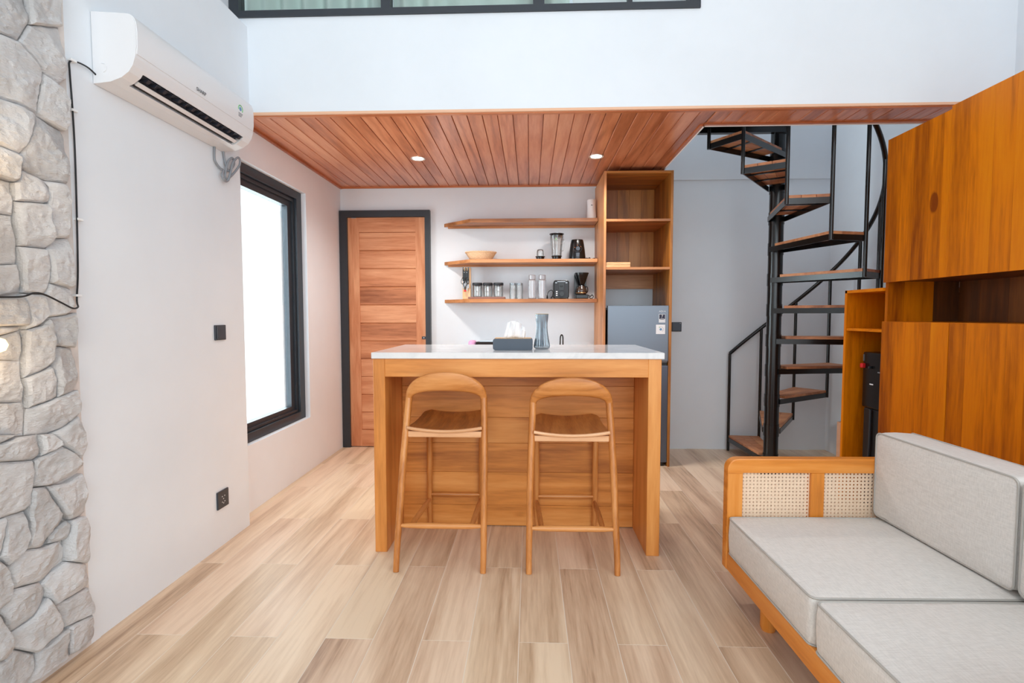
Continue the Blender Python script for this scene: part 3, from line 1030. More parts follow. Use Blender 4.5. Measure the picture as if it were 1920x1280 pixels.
for i in range(n):
    z = 0.15 + i * h
    bm = B(-1.466, -0.979, YB - 0.022, YB - 0.010, z + 0.001, z + h - 0.001)
    ox = bm
    obj('board', PR([(YB - 0.010, z + 0.001), (YB - 0.019, z + 0.001), (YB - 0.024, z + 0.006), (YB - 0.024, z + h - 0.006), (YB - 0.019, z + h - 0.001), (YB - 0.010, z + h - 0.001)], 'x', -1.466, -0.979), 'door_X', dr)
    bm.free()
obj('latch_plate', B(-0.93, -0.888, YB - 0.034, YB - 0.028, 0.945, 0.968), 'switch', dr, label='small black latch plate')
obj('latch_screw', T([(-0.913, YB - 0.036, 0.957), (-0.913, YB - 0.033, 0.957)], 0.004, 10), 'white_print', dr)
obj('hinge', B(-1.53, -1.49, YB - 0.034, YB - 0.028, 1.978, 1.984), 'steel', dr)

# ================================================================ ISLAND
IX0, IX1, IYF, IYB, IT = -0.755, 0.628, 2.389, 3.050, 0.974
isl = thing('kitchen_island', (-0.064, 2.72, 0), 'honey teak kitchen island with open knee space behind the two stools', 'island')
yf = IYF + 0.011
obj('side_panel', B(-0.751, -0.693, yf, IYB - 0.02, 0, IT - 0.030), 'teak_Z', isl, bev=0.002)
obj('side_panel', B(0.556, 0.617, yf, IYB - 0.02, 0, IT - 0.030), 'teak_Z', isl, bev=0.002)
obj('front_rail', B(-0.693, 0.556, yf, yf + 0.03, 0.857, IT - 0.030), 'teak_X', isl, bev=0.0015)
obj('top_board', B(-0.693, 0.556, yf + 0.03, IYB - 0.03, IT - 0.05, IT - 0.030), 'teak_X', isl)
hs = [0.004, 0.118, 0.30, 0.46, 0.60, 0.77, 0.922]
for a, b in zip(hs, hs[1:]):
    obj('board', B(-0.692, 0.555, 2.721, 2.739, a + 0.0006, b - 0.0006), 'teak_X', isl, bev=0.0008)
obj('back_panel', B(-0.692, 0.555, IYB - 0.045, IYB - 0.028, 0.0, 0.922), 'teak_X', isl)
wt = obj('worktop', B(IX0, IX1, IYF, IYB, IT - 0.030, IT), 'counter', None, 'white veined stone worktop on the island', bev=0.0025, org=(-0.064, 2.72, IT - 0.030), cat='worktop')

# tissue box and vase on the worktop
t = thing('tissue_box', (-0.087, 2.62, IT), 'slate grey tissue box with a pulled white tissue on the island worktop', 'tissue box')
tb = bmesh.new()
x0, x1, y0, y1, z0, z1 = -0.187, 0.014, 2.56, 2.68, IT + 0.0005, IT + 0.058


def rrect(x0, x1, y0, y1, r, n=5):
    P = []
    for cx, cy, a0 in ((x1 - r, y1 - r, 0), (x0 + r, y1 - r, 90), (x0 + r, y0 + r, 180), (x1 - r, y0 + r, 270)):
        for k in range(n + 1):
            a = radians(a0 + 90 * k / n)
            P.append((cx + r * cos(a), cy + r * sin(a)))
    return P


obj('box', prism(tb, rrect(x0, x1, z0, z1, 0.012), 'y', y0, y1), 'slate', t, sm=True)
obj('lid', B(x0 + 0.008, x1 - 0.008, y0 + 0.006, y1 - 0.006, z1 + 0.0002, z1 + 0.0018), 'block_wood', t)
# crumpled tissue: a folded sheet fanning upwards
bm = bmesh.new()
NS = 22
prevc = None
for s in range(3):
    rows = []
    for i in range(NS + 1):
        u = i / NS
        col = []
        for j in range(7):
            v = j / 6
            x = -0.135 + u * 0.105 + v * (0.035 - 0.03 * u) * (0.6 + 0.3 * s) + 0.004 * sin(u * 19 + s)
            y = 2.62 + 0.012 * (s - 1) + v * 0.02 * sin(u * 9 + s * 2) + 0.006 * sin(u * 23 + s * 1.7 + v * 2)
            top = 0.055 + 0.018 * sin(u * 2.4 + 0.7) - 0.028 * max(0, u - 0.6) - (0.012 * s if u > 0.5 else 0)
            z = IT + 0.0605 + v * top * 1.18
            col.append(bm.verts.new((x, y, z)))
        rows.append(col)
    for A, Bq in zip(rows, rows[1:]):
        for j in range(6):
            bm.faces.new((A[j], Bq[j], Bq[j + 1], A[j + 1]))
ti = obj('tissue', bm, 'paper', t, sm=True)
md = ti.modifiers.new('thickness', 'SOLIDIFY')
md.thickness = 0.0008

vp = [(0.0, 0.002), (0.030, 0.001), (0.039, 0.006), (0.041, 0.014), (0.0385, 0.03), (0.034, 0.055), (0.0295, 0.085), (0.0275, 0.11), (0.028, 0.135), (0.031, 0.16), (0.0345, 0.182), (0.0328, 0.1822), (0.029, 0.16), (0.026, 0.135), (0.0255, 0.11), (0.0275, 0.085), (0.032, 0.055), (0.036, 0.03), (0.037, 0.016), (0.0, 0.012)]
vs = thing('vase', (0.062, 2.66, IT), 'smoky blue-grey ribbed glass vase with a thin gold rim beside the tissue box', 'vase')
obj('body', L(vp, (0.062, 2.66, IT), 96, rib=lambda a, z: 1 + 0.05 * cos(22 * a) * (1 if z < 0.178 else 0)), 'glass_grey', vs, sm=True, ang=60)
obj('rim', T([(0.062 + 0.0338 * cos(a), 2.66 + 0.0338 * sin(a), IT + 0.1825) for a in [k * pi / 20 for k in range(40)]], 0.0012, 6, True), 'gold', vs, sm=True)

# rear worktop with the tap, mostly hidden by the island
kc = thing('sink_cabinet', (-0.02, 4.12, 0), 'low worktop cabinet against the back wall hidden behind the island, carrying the black tap', 'cabinet')
obj('carcass', B(-0.56, 0.50, 3.88, YB - 0.002, 0.0, 0.83), 'teak_X', kc)
obj('worktop', B(-0.57, 0.51, 3.86, YB - 0.002, 0.83, 0.86), 'counter', kc)
for i in range(2):
    d = obj('door', B(-0.555 + i * 0.527, -0.032 + i * 0.527, 3.862, 3.88, 0.05, 0.815), 'teak_Z', kc, bev=0.0015)
tp = thing('tap', (0.262, 4.24, 0.86), 'black gooseneck tap behind the island, only its curved top showing', 'tap')
arc = [(0.274, 4.24, 0.861), (0.274, 4.24, 0.94)] + [(0.262 + 0.012 * cos(a), 4.24 - 0.03 * sin(a / 2), 0.955 + 0.033 * sin(a)) for a in [k * pi / 8 for k in range(9)]] + [(0.249, 4.205, 0.92), (0.248, 4.205, 0.905)]
obj('spout', T(arc, 0.0055, 10), 'black_paint', tp, sm=True)
obj('base', L([(0.018, 0.001), (0.018, 0.02), (0.012, 0.025)], (0.274, 4.24, 0.86), 20), 'black_paint', tp, sm=True)
bx = thing('storage_box', (-0.34, 4.10, 0.86), 'flat black box with a pale lid on the back worktop, left of the tissue box', 'box')
obj('box', B(-0.43, -0.22, 4.03, 4.15, 0.861, 0.938), 'black_plastic', bx, bev=0.003)
obj('lid', PR([(-0.40, 0.9385), (-0.22, 0.9385), (-0.22, 0.956), (-0.40, 0.950)], 'y', 4.04, 4.14), 'pale_blue', bx)
o = obj('bowl', L([(0.0, 0.001), (0.02, 0.001), (0.030, 0.03), (0.034, 0.06), (0.032, 0.078), (0.022, 0.088), (0.0, 0.091)], (-0.462, 4.08, 0.86), 28), 'pink', None, 'round pink container peeking over the worktop beside the flat black box', sm=True, org=(-0.462, 4.08, 0.86), cat='container')


# ================================================================ BAR STOOLS
def make_stool(cx, label, lean=0.0, hs_=1.0, farw=0.148):
    t = thing('bar_stool', (cx, 2.45, 0), label, 'stool', 'teak bar stools at the island')

    def P(x, y, z):
        return (cx + x + lean * z, y, z * hs_)
    # arched back: outline across the front with a tall crown, thin where it meets the legs
    bm = bmesh.new()
    N = 28
    rings = []
    for i in range(N + 1):
        a = pi * i / N
        ca, sa = cos(a), sin(a)
        # outer and inner edges as superellipses
        ox = -0.192 * (abs(ca) ** 0.95) * (1 if ca > 0 else -1)
        oz = 0.752 + 0.128 * (max(sa, 0) ** 0.92)
        ix = -0.163 * (abs(ca) ** 0.9) * (1 if ca > 0 else -1)
        iz = 0.744 + 0.047 * (max(sa, 0) ** 0.8)
        yy = 2.372 - 0.045 * (sa ** 1.0)
        th = 0.013 + 0.004 * (1 - sa)
        q = []
        mx, mz = (ox + ix) / 2, (oz + iz) / 2
        hx, hz = (ox - ix) / 2, (oz - iz) / 2
        for k in range(12):
            b = 2 * pi * k / 12
            e = cos(b)
            s_ = sin(b)
            ee = (abs(e) ** 0.7) * (1 if e > 0 else -1)
            ss = (abs(s_) ** 0.7) * (1 if s_ > 0 else -1)
            q.append(bm.verts.new(P(mx + hx * ee, yy + th * ss - 0.006 * ee * sa, mz + hz * ee)))
        rings.append(q)
    for A, Bq in zip(rings, rings[1:]):
        for k in range(12):
            bm.faces.new((A[k], A[(k + 1) % 12], Bq[(k + 1) % 12], Bq[k]))
    bm.faces.new(rings[0])
    bm.faces.new(rings[-1][::-1])
    bmesh.ops.recalc_face_normals(bm, faces=bm.faces)
    obj('backrest', bm, 'stool_X', t, sm=True, ang=50)
    for s in (-1, 1):
        leg = [P(s * 0.196, 2.214, 0.0), P(s * 0.196, 2.232, 0.10), P(s * 0.193, 2.255, 0.22), P(s * 0.189, 2.300, 0.44), P(s * 0.1845, 2.330, 0.58), P(s * 0.1815, 2.348, 0.66), P(s * 0.1785, 2.362, 0.72), P(s * 0.1765, 2.370, 0.765)]
        obj('leg', T(spline(leg, 4), [0.0132 + 0.003 * min(1, k / 12) for k in range(29)], 14), 'stool_Z', t, sm=True)
    for s in (-1, 1):
        leg = [P(s * (farw - 0.005), 2.706, 0.0), P(s * farw, 2.70, 0.12), P(s * farw, 2.690, 0.35), P(s * farw, 2.672, 0.60)]
        obj('leg', T(spline(leg, 5), [0.012 + 0.003 * min(1, k / 8) for k in range(16)], 14), 'stool_Z', t, sm=True)
    # seat: dished board, wider at the back
    bm = bmesh.new()
    NX, NY = 18, 12
    G = []
    for j in range(NY + 1):
        v = j / NY
        y = 2.318 + 0.372 * v
        hw = 0.176 - 0.012 * v
        if v > 0.86:
            hw -= 0.03 * ((v - 0.86) / 0.14) ** 2
        row = []
        for i in range(NX + 1):
            u = i / NX * 2 - 1
            z = 0.628 + 0.004 * v - 0.017 * (1 - u * u) * (1 - 0.25 * v) - 0.010 * sin(pi * min(1, v * 1.15)) + 0.012 * max(0, v - 0.8) * 5 * 0.6
            row.append(bm.verts.new(P(u * hw, y, z)))
        G.append(row)
    for j in range(NY):
        for i in range(NX):
            bm.faces.new((G[j][i], G[j][i + 1], G[j + 1][i + 1], G[j + 1][i]))
    r_ = bmesh.ops.extrude_face_region(bm, geom=bm.faces[:])
    bmesh.ops.translate(bm, vec=(0, 0, -0.013), verts=[v for v in r_['geom'] if isinstance(v, bmesh.types.BMVert)])
    bmesh.ops.recalc_face_normals(bm, faces=bm.faces)
    obj('seat', bm, 'seat_dark', t, sm=True, ang=40)
    lip = [P(-0.174 + 0.348 * k / 14, 2.3165, 0.6235 - 0.017 * (1 - ((k / 7) - 1) ** 2)) for k in range(15)]
    obj('seat_edge', T(lip, 0.0078, 8), 'stool_pale', t, sm=True, label='pale front edge of the seat')
    obj('apron', B(cx + lean * 0.6 - 0.172, cx + lean * 0.6 + 0.172, 2.322, 2.342, 0.578 * hs_, 0.606 * hs_), 'stool_pale', t, bev=0.003)
    for s in (-1, 1):
        obj('apron', PR([(cx + s * 0.172, 2.342), (cx + s * 0.150, 2.342), (cx + s * (farw - 0.014), 2.66), (cx + s * (farw + 0.006), 2.66)], 'z', 0.572 * hs_, 0.598 * hs_), 'stool_Y', t)
    obj('apron', B(cx - farw, cx + farw, 2.662, 2.680, 0.575 * hs_, 0.600 * hs_), 'stool_X', t, bev=0.003)

    def stick(name, a, b, r=0.0095, mat='stool_X'):
        a, b = Vector(a), Vector(b)
        pts = [a.lerp(b, k / 8) for k in range(9)]
        obj(name, T(pts, [r * 0.62, r * 0.9, r, r, r, r, r, r * 0.9, r * 0.62], 12), mat, t, sm=True)
    stick('stretcher', P(-0.186, 2.250, 0.195), P(0.186, 2.250, 0.195), 0.0135)
    stick('stretcher', P(-farw + 0.006, 2.694, 0.182), P(farw - 0.006, 2.694, 0.182), 0.0115)
    for s in (-1, 1):
        stick('stretcher', P(s * 0.138, 2.252, 0.192), P(s * (farw - 0.002), 2.690, 0.155), 0.013, 'stool_Y')
    return t


make_stool(-0.405, 'teak bar stool with arched back, the left one at the island', 0.016, 1.012, 0.140)
make_stool(0.192, 'teak bar stool with arched back, the right one at the island', 0.0, 0.985, 0.156)

# ================================================================ WALL SHELVES
SX1 = 0.545


def wall_shelf(z, label, th=0.028, batten=True):
    t = thing('wall_shelf', (-0.1, YB, z), label, 'shelf', 'slanted-end timber wall shelves')
    # rim of the shelf: slanted left end, front lip; thin deck; wall batten with screws below
    obj('deck', PR([(-0.736, YB - 0.001), (-0.486, 4.162), (SX1 - 0.0, 4.162), (SX1, YB - 0.001)], 'z', z - th, z), 'shelf_X', t, bev=0.0012)
    if batten:
        obj('batten', B(-0.70, SX1, YB - 0.022, YB - 0.001, z - th - 0.014, z - th), 'shelf_X', t)
    for x in (-0.47, -0.06, 0.03, 0.33):
        obj('screw', L([(0.0, -0.002), (0.004, -0.0015), (0.004, 0.0)], (x, 4.26, z - th), 10), 'steel', t)
    return t


wall_shelf(1.931, 'topmost slanted-end timber wall shelf, holding only a white tumbler')
wall_shelf(1.606, 'middle slanted-end timber wall shelf, with basket and blender')
wall_shelf(1.283, 'lowest slanted-end timber wall shelf, with jars and coffee maker', batten=False)

Z1, Z2, Z3 = 1.931, 1.606, 1.283
# white waisted tumbler on the top shelf
t = thing('air_freshener', (0.505, 4.26, Z1), 'white waisted air freshener at the right end of the top shelf', 'air freshener')
obj('body', L([(0.0, 0.0005), (0.040, 0.001), (0.041, 0.006), (0.038, 0.05), (0.0345, 0.09), (0.0345, 0.12), (0.0365, 0.158), (0.034, 0.163), (0.0, 0.164)], (0.505, 4.26, Z1), 32), 'white_plastic', t, sm=True, ang=50)
obj('nozzle', L([(0.0, -0.003), (0.006, -0.002), (0.008, 0.0), (0.006, 0.002), (0.0, 0.003)], (0.503, 4.226, Z1 + 0.115), 16, sy=0.6), 'slate', t, sm=True)
obj('emblem', L([(0.0, -0.005), (0.005, -0.003), (0.007, 0.0), (0.005, 0.003), (0.0, 0.005)], (0.503, 4.224, Z1 + 0.035), 16, sy=0.4), 'amber', t, sm=True)

# basket
t = thing('basket', (-0.41, 4.27, Z2), 'round pale woven rattan basket at the left of the middle shelf', 'basket')
wv = lambda a, z: 1 + 0.018 * (1 if sin(36 * a) > 0 else -1) * (1 if int(z / 0.006) % 2 == 0 else -1)
prf = [(0.0, 0.001), (0.082, 0.001)] + [(0.086 + 0.042 * (k / 10) ** 0.9, 0.004 + 0.006 * k) for k in range(11)]
inner = [(r - 0.007, z) for r, z in prf[::-1] if z > 0.002]
obj('weave', L(prf + inner + [(0.0, 0.008)], (-0.41, 4.27, Z2), 108, rib=wv, sy=0.62), 'rattan', t, sm=True, ang=60)
bm = bmesh.new()
for ph in (0, 1):
    tube(bm, [(-0.41 + (0.127 + 0.003 * cos(18 * a + ph * pi)) * cos(a), 4.27 + 0.62 * (0.127 + 0.003 * cos(18 * a + ph * pi)) * sin(a), Z2 + 0.066 + 0.003 * sin(18 * a + ph * pi)) for a in [k * 2 * pi / 144 for k in range(144)]], 0.0038, 5, True)
obj('rim', bm, 'rattan', t, sm=True)

# grinder cup
x, y = 0.084, 4.24
t = thing('grinder_cup', (x, y, Z2), 'small clear grinder cup on a black base, left of the blender jug', 'grinder cup')
obj('base', L([(0.0, 0.0005), (0.033, 0.001), (0.034, 0.02), (0.040, 0.024), (0.040, 0.028), (0.0, 0.029)], (x, y, Z2), 32), 'black_plastic', t, sm=True, ang=40)
obj('cup', L([(0.030, 0.029), (0.029, 0.07), (0.026, 0.082), (0.018, 0.086), (0.0, 0.087), (0.0, 0.084), (0.017, 0.083), (0.024, 0.079), (0.027, 0.069), (0.028, 0.03)], (x, y, Z2), 32), 'glass', t, sm=True, ang=60)

# blender jug
x, y = 0.219, 4.24
t = thing('blender_jug', (x, y, Z2), 'tall clear blender jug with black lid and black base on the middle shelf', 'blender jug')
obj('base', L([(0.0, 0.0005), (0.037, 0.001), (0.038, 0.022), (0.043, 0.026), (0.043, 0.031), (0.0, 0.032)], (x, y, Z2), 32), 'black_plastic', t, sm=True, ang=40)
rb = lambda a, z: 1 + 0.02 * cos(8 * a)
obj('jug', L([(0.040, 0.032), (0.041, 0.06), (0.049, 0.14), (0.055, 0.195), (0.053, 0.195), (0.047, 0.14), (0.039, 0.06), (0.037, 0.036)], (x, y, Z2), 48, rib=rb), 'glass', t, sm=True, ang=60)
obj('handle', T(spline([(x + 0.047, y + 0.02, Z2 + 0.17), (x + 0.062, y + 0.03, Z2 + 0.16), (x + 0.058, y + 0.03, Z2 + 0.09), (x + 0.042, y + 0.02, Z2 + 0.07)], 5), 0.005, 8), 'glass', t, sm=True)
obj('lid', L([(0.049, 0.180), (0.052, 0.20), (0.060, 0.207), (0.060, 0.211), (0.03, 0.214), (0.0, 0.214)], (x, y, Z2), 32), 'black_plastic', t, sm=True, ang=40)
obj('lid_cap', PR([(x - 0.017, Z2 + 0.214), (x + 0.016, Z2 + 0.214), (x + 0.016, Z2 + 0.228), (x + 0.004, Z2 + 0.227), (x - 0.014, Z2 + 0.221)], 'y', y - 0.014, y + 0.014), 'glass', t)
obj('scale_mark', B(x - 0.012, x - 0.004, y - 0.0525, y - 0.052, Z2 + 0.155, Z2 + 0.168), 'green_print', t)

# blender motor base
x, y = 0.388, 4.25
t = thing('blender', (x, y, Z2), 'tapered black blender motor base with a round dial on the middle shelf', 'blender')
obj('housing', L([(0.0, 0.0005), (0.069, 0.001), (0.070, 0.012), (0.064, 0.07), (0.056, 0.125), (0.050, 0.155), (0.047, 0.162), (0.0, 0.166)], (x, y, Z2), 40), 'black_plastic', t, sm=True, ang=40)
obj('dial_ring', T([(x + 0.032 * cos(a), y - 0.066 + 0.16 * 0.03 * sin(a), Z2 + 0.085 + 0.032 * sin(a)) for a in [k * pi / 16 for k in range(32)]], 0.0022, 6, True), 'soft_black', t, sm=True)
obj('dial', T([(x, y - 0.058, Z2 + 0.085), (x, y - 0.078, Z2 + 0.083)], 0.016, 24), 'slate', t, sm=True)
obj('panel', PR([(x - 0.012, Z2 + 0.02), (x + 0.012, Z2 + 0.02), (x + 0.014, Z2 + 0.05), (x - 0.014, Z2 + 0.05)], 'y', y - 0.0705, y - 0.06), 'slate', t)
for a in (100, 165, 30):
    obj('mark', B(x + 0.026 * cos(radians(a)) - 0.002, x + 0.026 * cos(radians(a)) + 0.002, y - 0.070, y - 0.066, Z2 + 0.085 + 0.024 * sin(radians(a)), Z2 + 0.089 + 0.024 * sin(radians(a))), 'orange_print', t)
obj('logo', B(x - 0.011, x + 0.011, y - 0.0515, y - 0.050, Z2 + 0.142, Z2 + 0.145), 'grey_print', t)
obj('cord', T(spline([(x + 0.065, y, Z2 + 0.008), (x + 0.08, y + 0.0, Z2 + 0.014), (x + 0.09, y - 0.01, Z2 + 0.006), (x + 0.10, y - 0.01, Z2 + 0.016), (x + 0.112, y, Z2 + 0.006), (x + 0.125, y - 0.01, Z2 + 0.006), (x + 0.14, y, Z2 + 0.012), (x + 0.15, y + 0.01, Z2 + 0.006)], 4), 0.0038, 6), 'black_cable', t, sm=True)

# knife block, knives and scissors
x, y = -0.535, 4.25
kb = obj('knife_block', B(x - 0.026, x + 0.042, y - 0.012, y + 0.03, Z3 + 0.0005, Z3 + 0.262), 'block_wood', None, 'tall pale wooden knife block at the left end of the lowest shelf', org=(x, y, Z3), bev=0.002, cat='knife block')
nm = ['outer left tall-handled knife on the pale knife block', 'middle tall-handled knife on the pale knife block', 'right tall-handled knife on the pale knife block', 'short-handled knife between the left and middle knives', 'short-handled knife between the middle and right knives']
for i, (dx, za, zb) in enumerate(((-0.018, 0.15, 0.262), (0.003, 0.15, 0.262), (0.024, 0.15, 0.262), (-0.008, 0.13, 0.232), (0.0135, 0.13, 0.232))):
    yy = y - 0.022 - (0.011 if i > 2 else 0)
    t = thing('knife', (x + dx, yy, Z3 + za), nm[i], 'knife', 'black-handled kitchen knives')
    obj('handle', PR(rrect(x + dx - 0.0052, x + dx + 0.0052, Z3 + za, Z3 + zb, 0.004, 3), 'y', yy - 0.005, yy + 0.005), 'black_plastic', t, sm=True)
    obj('blade', B(x + dx - 0.004, x + dx + 0.004, yy - 0.0008, yy + 0.0008, Z3 + za - 0.06, Z3 + za), 'steel', t)
    obj('rivet', T([(x + dx, yy - 0.006, Z3 + zb - 0.012), (x + dx, yy - 0.0045, Z3 + zb - 0.012)], 0.0024, 8), 'white_print', t)
t = thing('scissors', (x - 0.003, y - 0.042, Z3 + 0.08), 'black-handled scissors with a red tip hanging on the knife block', 'scissors')
for s in (-1, 1):
    cxs = x - 0.002 + s * 0.018
    lp = [(cxs + 0.0125 * cos(a) - s * 0.004 * sin(a), y - 0.040, Z3 + 0.152 + 0.026 * sin(a)) for a in [k * pi / 10 for k in range(20)]]
    obj('handle_loop', T(lp, 0.0026, 6, True), 'black_plastic', t, sm=True)
    obj('blade', T([(cxs - s * 0.002, y - 0.040, Z3 + 0.126), (x - 0.002 + s * 0.006, y - 0.040, Z3 + 0.10), (x - 0.002 + s * 0.003, y - 0.040, Z3 + 0.078)], 0.0034, 6), 'black_plastic', t, sm=True)
obj('tip', B(x - 0.011, x + 0.009, y - 0.045, y - 0.034, Z3 + 0.062, Z3 + 0.076), 'red_plastic', t, bev=0.002)

# tray with three jars
obj('tray', B(-0.508, -0.205, 4.18, 4.30, Z3 + 0.0005, Z3 + 0.018), 'tray', None, 'flat brown wooden tray carrying three glass jars', org=(-0.33, 4.25, Z3), bev=0.002, cat='tray')
for x, lb in ((-0.437, 'clear jar with black lid on the brown tray, nearest the knife block'), (-0.350, 'clear jar with black lid in the middle of the brown tray'), (-0.262, 'clear jar with black lid on the brown tray, nearest the tall glasses')):
    y, z = 4.235, Z3 + 0.0185
    t = thing('jar', (x, y, z), lb, 'jar', 'black-lidded glass jars on the tray')
    obj('glass', L([(0.0, 0.001), (0.038, 0.001), (0.0395, 0.006), (0.0395, 0.088), (0.037, 0.095), (0.036, 0.095), (0.0375, 0.086), (0.0375, 0.007), (0.0, 0.004)], (x, y, z), 32), 'glass', t, sm=True, ang=50)
    obj('lid', L([(0.040, 0.095), (0.042, 0.097), (0.042, 0.114), (0.039, 0.117), (0.0, 0.117)], (x, y, z), 32), 'soft_black', t, sm=True, ang=50)
    obj('lid_neck', L([(0.018, 0.086), (0.019, 0.0955), (0.03, 0.0956), (0.0, 0.0957)], (x, y, z), 24), 'black_plastic', t, sm=True)
    obj('tube', L([(0.009, 0.005), (0.009, 0.086), (0.0, 0.086)], (x, y, z), 16), 'paper', t, sm=True)
    obj('label_mark', T([(x + 0.011 * cos(a), y - 0.0405 + 0.004 * abs(cos(a)), z + 0.045 + 0.010 * sin(a)) for a in [pi + k * pi / 8 for k in range(9)]], 0.0009, 5), 'grey_print', t)
    obj('label_mark', B(x - 0.004, x + 0.004, y - 0.0412, y - 0.040, z + 0.044, z + 0.048), 'black_plastic', t)

# two tumblers upside down
for x, lb in ((-0.142, 'grey-rimmed upturned glass, the left of two between jars and bottles'), (-0.086, 'grey-rimmed upturned glass, the right of two between jars and bottles')):
    y = 4.24
    t = thing('drinking_glass', (x, y, Z3), lb, 'glass', 'upturned tall glasses')
    obj('glass', L([(0.0285, 0.0005), (0.0275, 0.11), (0.026, 0.132), (0.0, 0.134), (0.0, 0.124), (0.024, 0.122), (0.0262, 0.11), (0.027, 0.0008)], (x, y, Z3), 28), 'glass', t, sm=True, ang=50)
    obj('foot', L([(0.0, 0.115), (0.0272, 0.116), (0.0265, 0.1335), (0.0, 0.1355)], (x, y, Z3), 28), 'glass_grey', t, sm=True, ang=50)
# two ribbed water bottles
for x, lb in ((0.017, 'clear ribbed plastic bottle on the lowest shelf, beside the upturned glasses'), (0.100, 'clear ribbed plastic bottle on the lowest shelf, beside the toaster cord')):
    y = 4.25
    t = thing('water_bottle', (x, y, Z3), lb, 'bottle', 'clear ribbed bottles')
    pf = [(0.0, 0.0005), (0.030, 0.001)]
    for k in range(17):
        z = 0.008 + k * 0.0085
        pf += [(0.0362, z), (0.0342, z + 0.004)]
    pf += [(0.036, 0.152), (0.033, 0.158), (0.029, 0.163)]
    obj('bottle', L(pf, (x, y, Z3), 28), 'plastic_clear', t, sm=True, ang=60)
    obj('cap', L([(0.029, 0.163), (0.031, 0.167), (0.031, 0.196), (0.028, 0.2), (0.0, 0.2)], (x, y, Z3), 20, rib=lambda a, z: 1 + 0.03 * (1 if sin(10 * a) > 0 else -1)), 'plastic_clear', t, sm=True)

# toaster
x0, x1, y0, y1 = 0.193, 0.317, 4.18, 4.34
t = thing('toaster', (0.255, 4.25, Z3), 'black toaster standing end-on on the lowest shelf, cord at its left', 'toaster')
obj('body', PR(rrect(x0, x1, Z3 + 0.004, Z3 + 0.150, 0.018), 'y', y0 + 0.004, y1), 'black_plastic', t, sm=True)
obj('rim', T([(px, y0 + 0.003, pz) for px, pz in rrect(x0 + 0.002, x1 - 0.002, Z3 + 0.006, Z3 + 0.148, 0.016)], 0.0035, 8, True), 'black_plastic', t, sm=True)
obj('face', PR(rrect(x0 + 0.008, x1 - 0.008, Z3 + 0.014, Z3 + 0.136, 0.01), 'y', y0 - 0.001, y0 + 0.004), 'soft_black', t, sm=True)
obj('slot_edge', B(0.222, 0.288, y0 - 0.003, y0 + 0.01, Z3 + 0.138, Z3 + 0.142), 'steel', t)
obj('lever', B(0.243, 0.267, y0 - 0.014, y0 - 0.001, Z3 + 0.098, Z3 + 0.108), 'black_plastic', t, bev=0.002)
obj('centre_panel', PR([(0.230, Z3 + 0.134), (0.280, Z3 + 0.134), (0.272, Z3 + 0.07), (0.238, Z3 + 0.07)], 'y', y0 - 0.004, y0 - 0.001), 'black_plastic', t)
for k in range(3):
    obj('button', B(0.212, 0.224, y0 - 0.004, y0, Z3 + 0.024 + k * 0.0155, Z3 + 0.032 + k * 0.0155), 'white_print', t)
obj('knob', T([(0.258, y0 - 0.012, Z3 + 0.04), (0.258, y0, Z3 + 0.04)], 0.019, 24), 'black_plastic', t, sm=True)
for s in (-1, 1):
    obj('clip', B(0.255 + s * 0.042 - 0.007, 0.255 + s * 0.042 + 0.007, y0 - 0.002, y0 + 0.002, Z3 + 0.128, Z3 + 0.133), 'steel', t)
for s in (0.2, 0.31):
    obj('foot', L([(0.006, 0.0), (0.006, 0.005)], (s, y0 + 0.02, Z3 + 0.0003), 10), 'black_plastic', t)
obj('cord', T(spline([(0.193, 4.26, Z3 + 0.02), (0.182, 4.24, Z3 + 0.022), (0.172, 4.235, Z3 + 0.008), (0.178, 4.23, Z3 + 0.006), (0.19, 4.24, Z3 + 0.05), (0.182, 4.24, Z3 + 0.072), (0.165, 4.24, Z3 + 0.070), (0.150, 4.24, Z3 + 0.055), (0.144, 4.24, Z3 + 0.03), (0.143, 4.24, Z3 + 0.006)], 5), 0.0028, 6), 'black_cable', t, sm=True)
obj('plug', T([(0.1435, 4.24, Z3 + 0.034), (0.1425, 4.24, Z3 + 0.012), (0.142, 4.24, Z3 + 0.003)], [0.004, 0.0075, 0.0075], 10), 'black_plastic', t, sm=True)

# coffee maker
x, y = 0.425, 4.25
t = thing('coffee_maker', (x, y, Z3), 'glossy black filter coffee maker with glass jug at the right of the lowest shelf', 'coffee maker')
obj('base', B(x - 0.052, x + 0.052, 4.18, 4.34, Z3 + 0.001, Z3 + 0.035), 'black_plastic', t, bev=0.006)
obj('tower', PR(rrect(x - 0.055, x + 0.045, Z3 + 0.03, Z3 + 0.205, 0.008), 'y', 4.29, 4.34), 'black_plastic', t, sm=True)
obj('filter_cone', L([(0.0, 0.112), (0.022, 0.114), (0.036, 0.15), (0.050, 0.190), (0.056, 0.208), (0.056, 0.214), (0.0, 0.216)], (x, 4.235, Z3), 32), 'black_plastic', t, sm=True, ang=40)
obj('lid', B(x - 0.055, x + 0.056, 4.22, 4.34, Z3 + 0.203, Z3 + 0.216), 'black_plastic', t, bev=0.003)
obj('jug', L([(0.0, 0.036), (0.036, 0.037), (0.045, 0.055), (0.045, 0.07), (0.036, 0.092), (0.029, 0.10), (0.029, 0.105), (0.0, 0.105)], (x - 0.002, 4.228, Z3), 32), 'coffee', t, sm=True, ang=50)
obj('jug_band', T([(x - 0.002 + 0.045 * cos(a), 4.228 + 0.045 * sin(a), Z3 + 0.049) for a in [k * pi / 16 for k in range(32)]], 0.003, 6, True), 'amber', t, sm=True)
obj('jug_lid', L([(0.0, 0.105), (0.031, 0.1055), (0.028, 0.112), (0.0, 0.113)], (x - 0.002, 4.228, Z3), 28), 'black_plastic', t, sm=True)
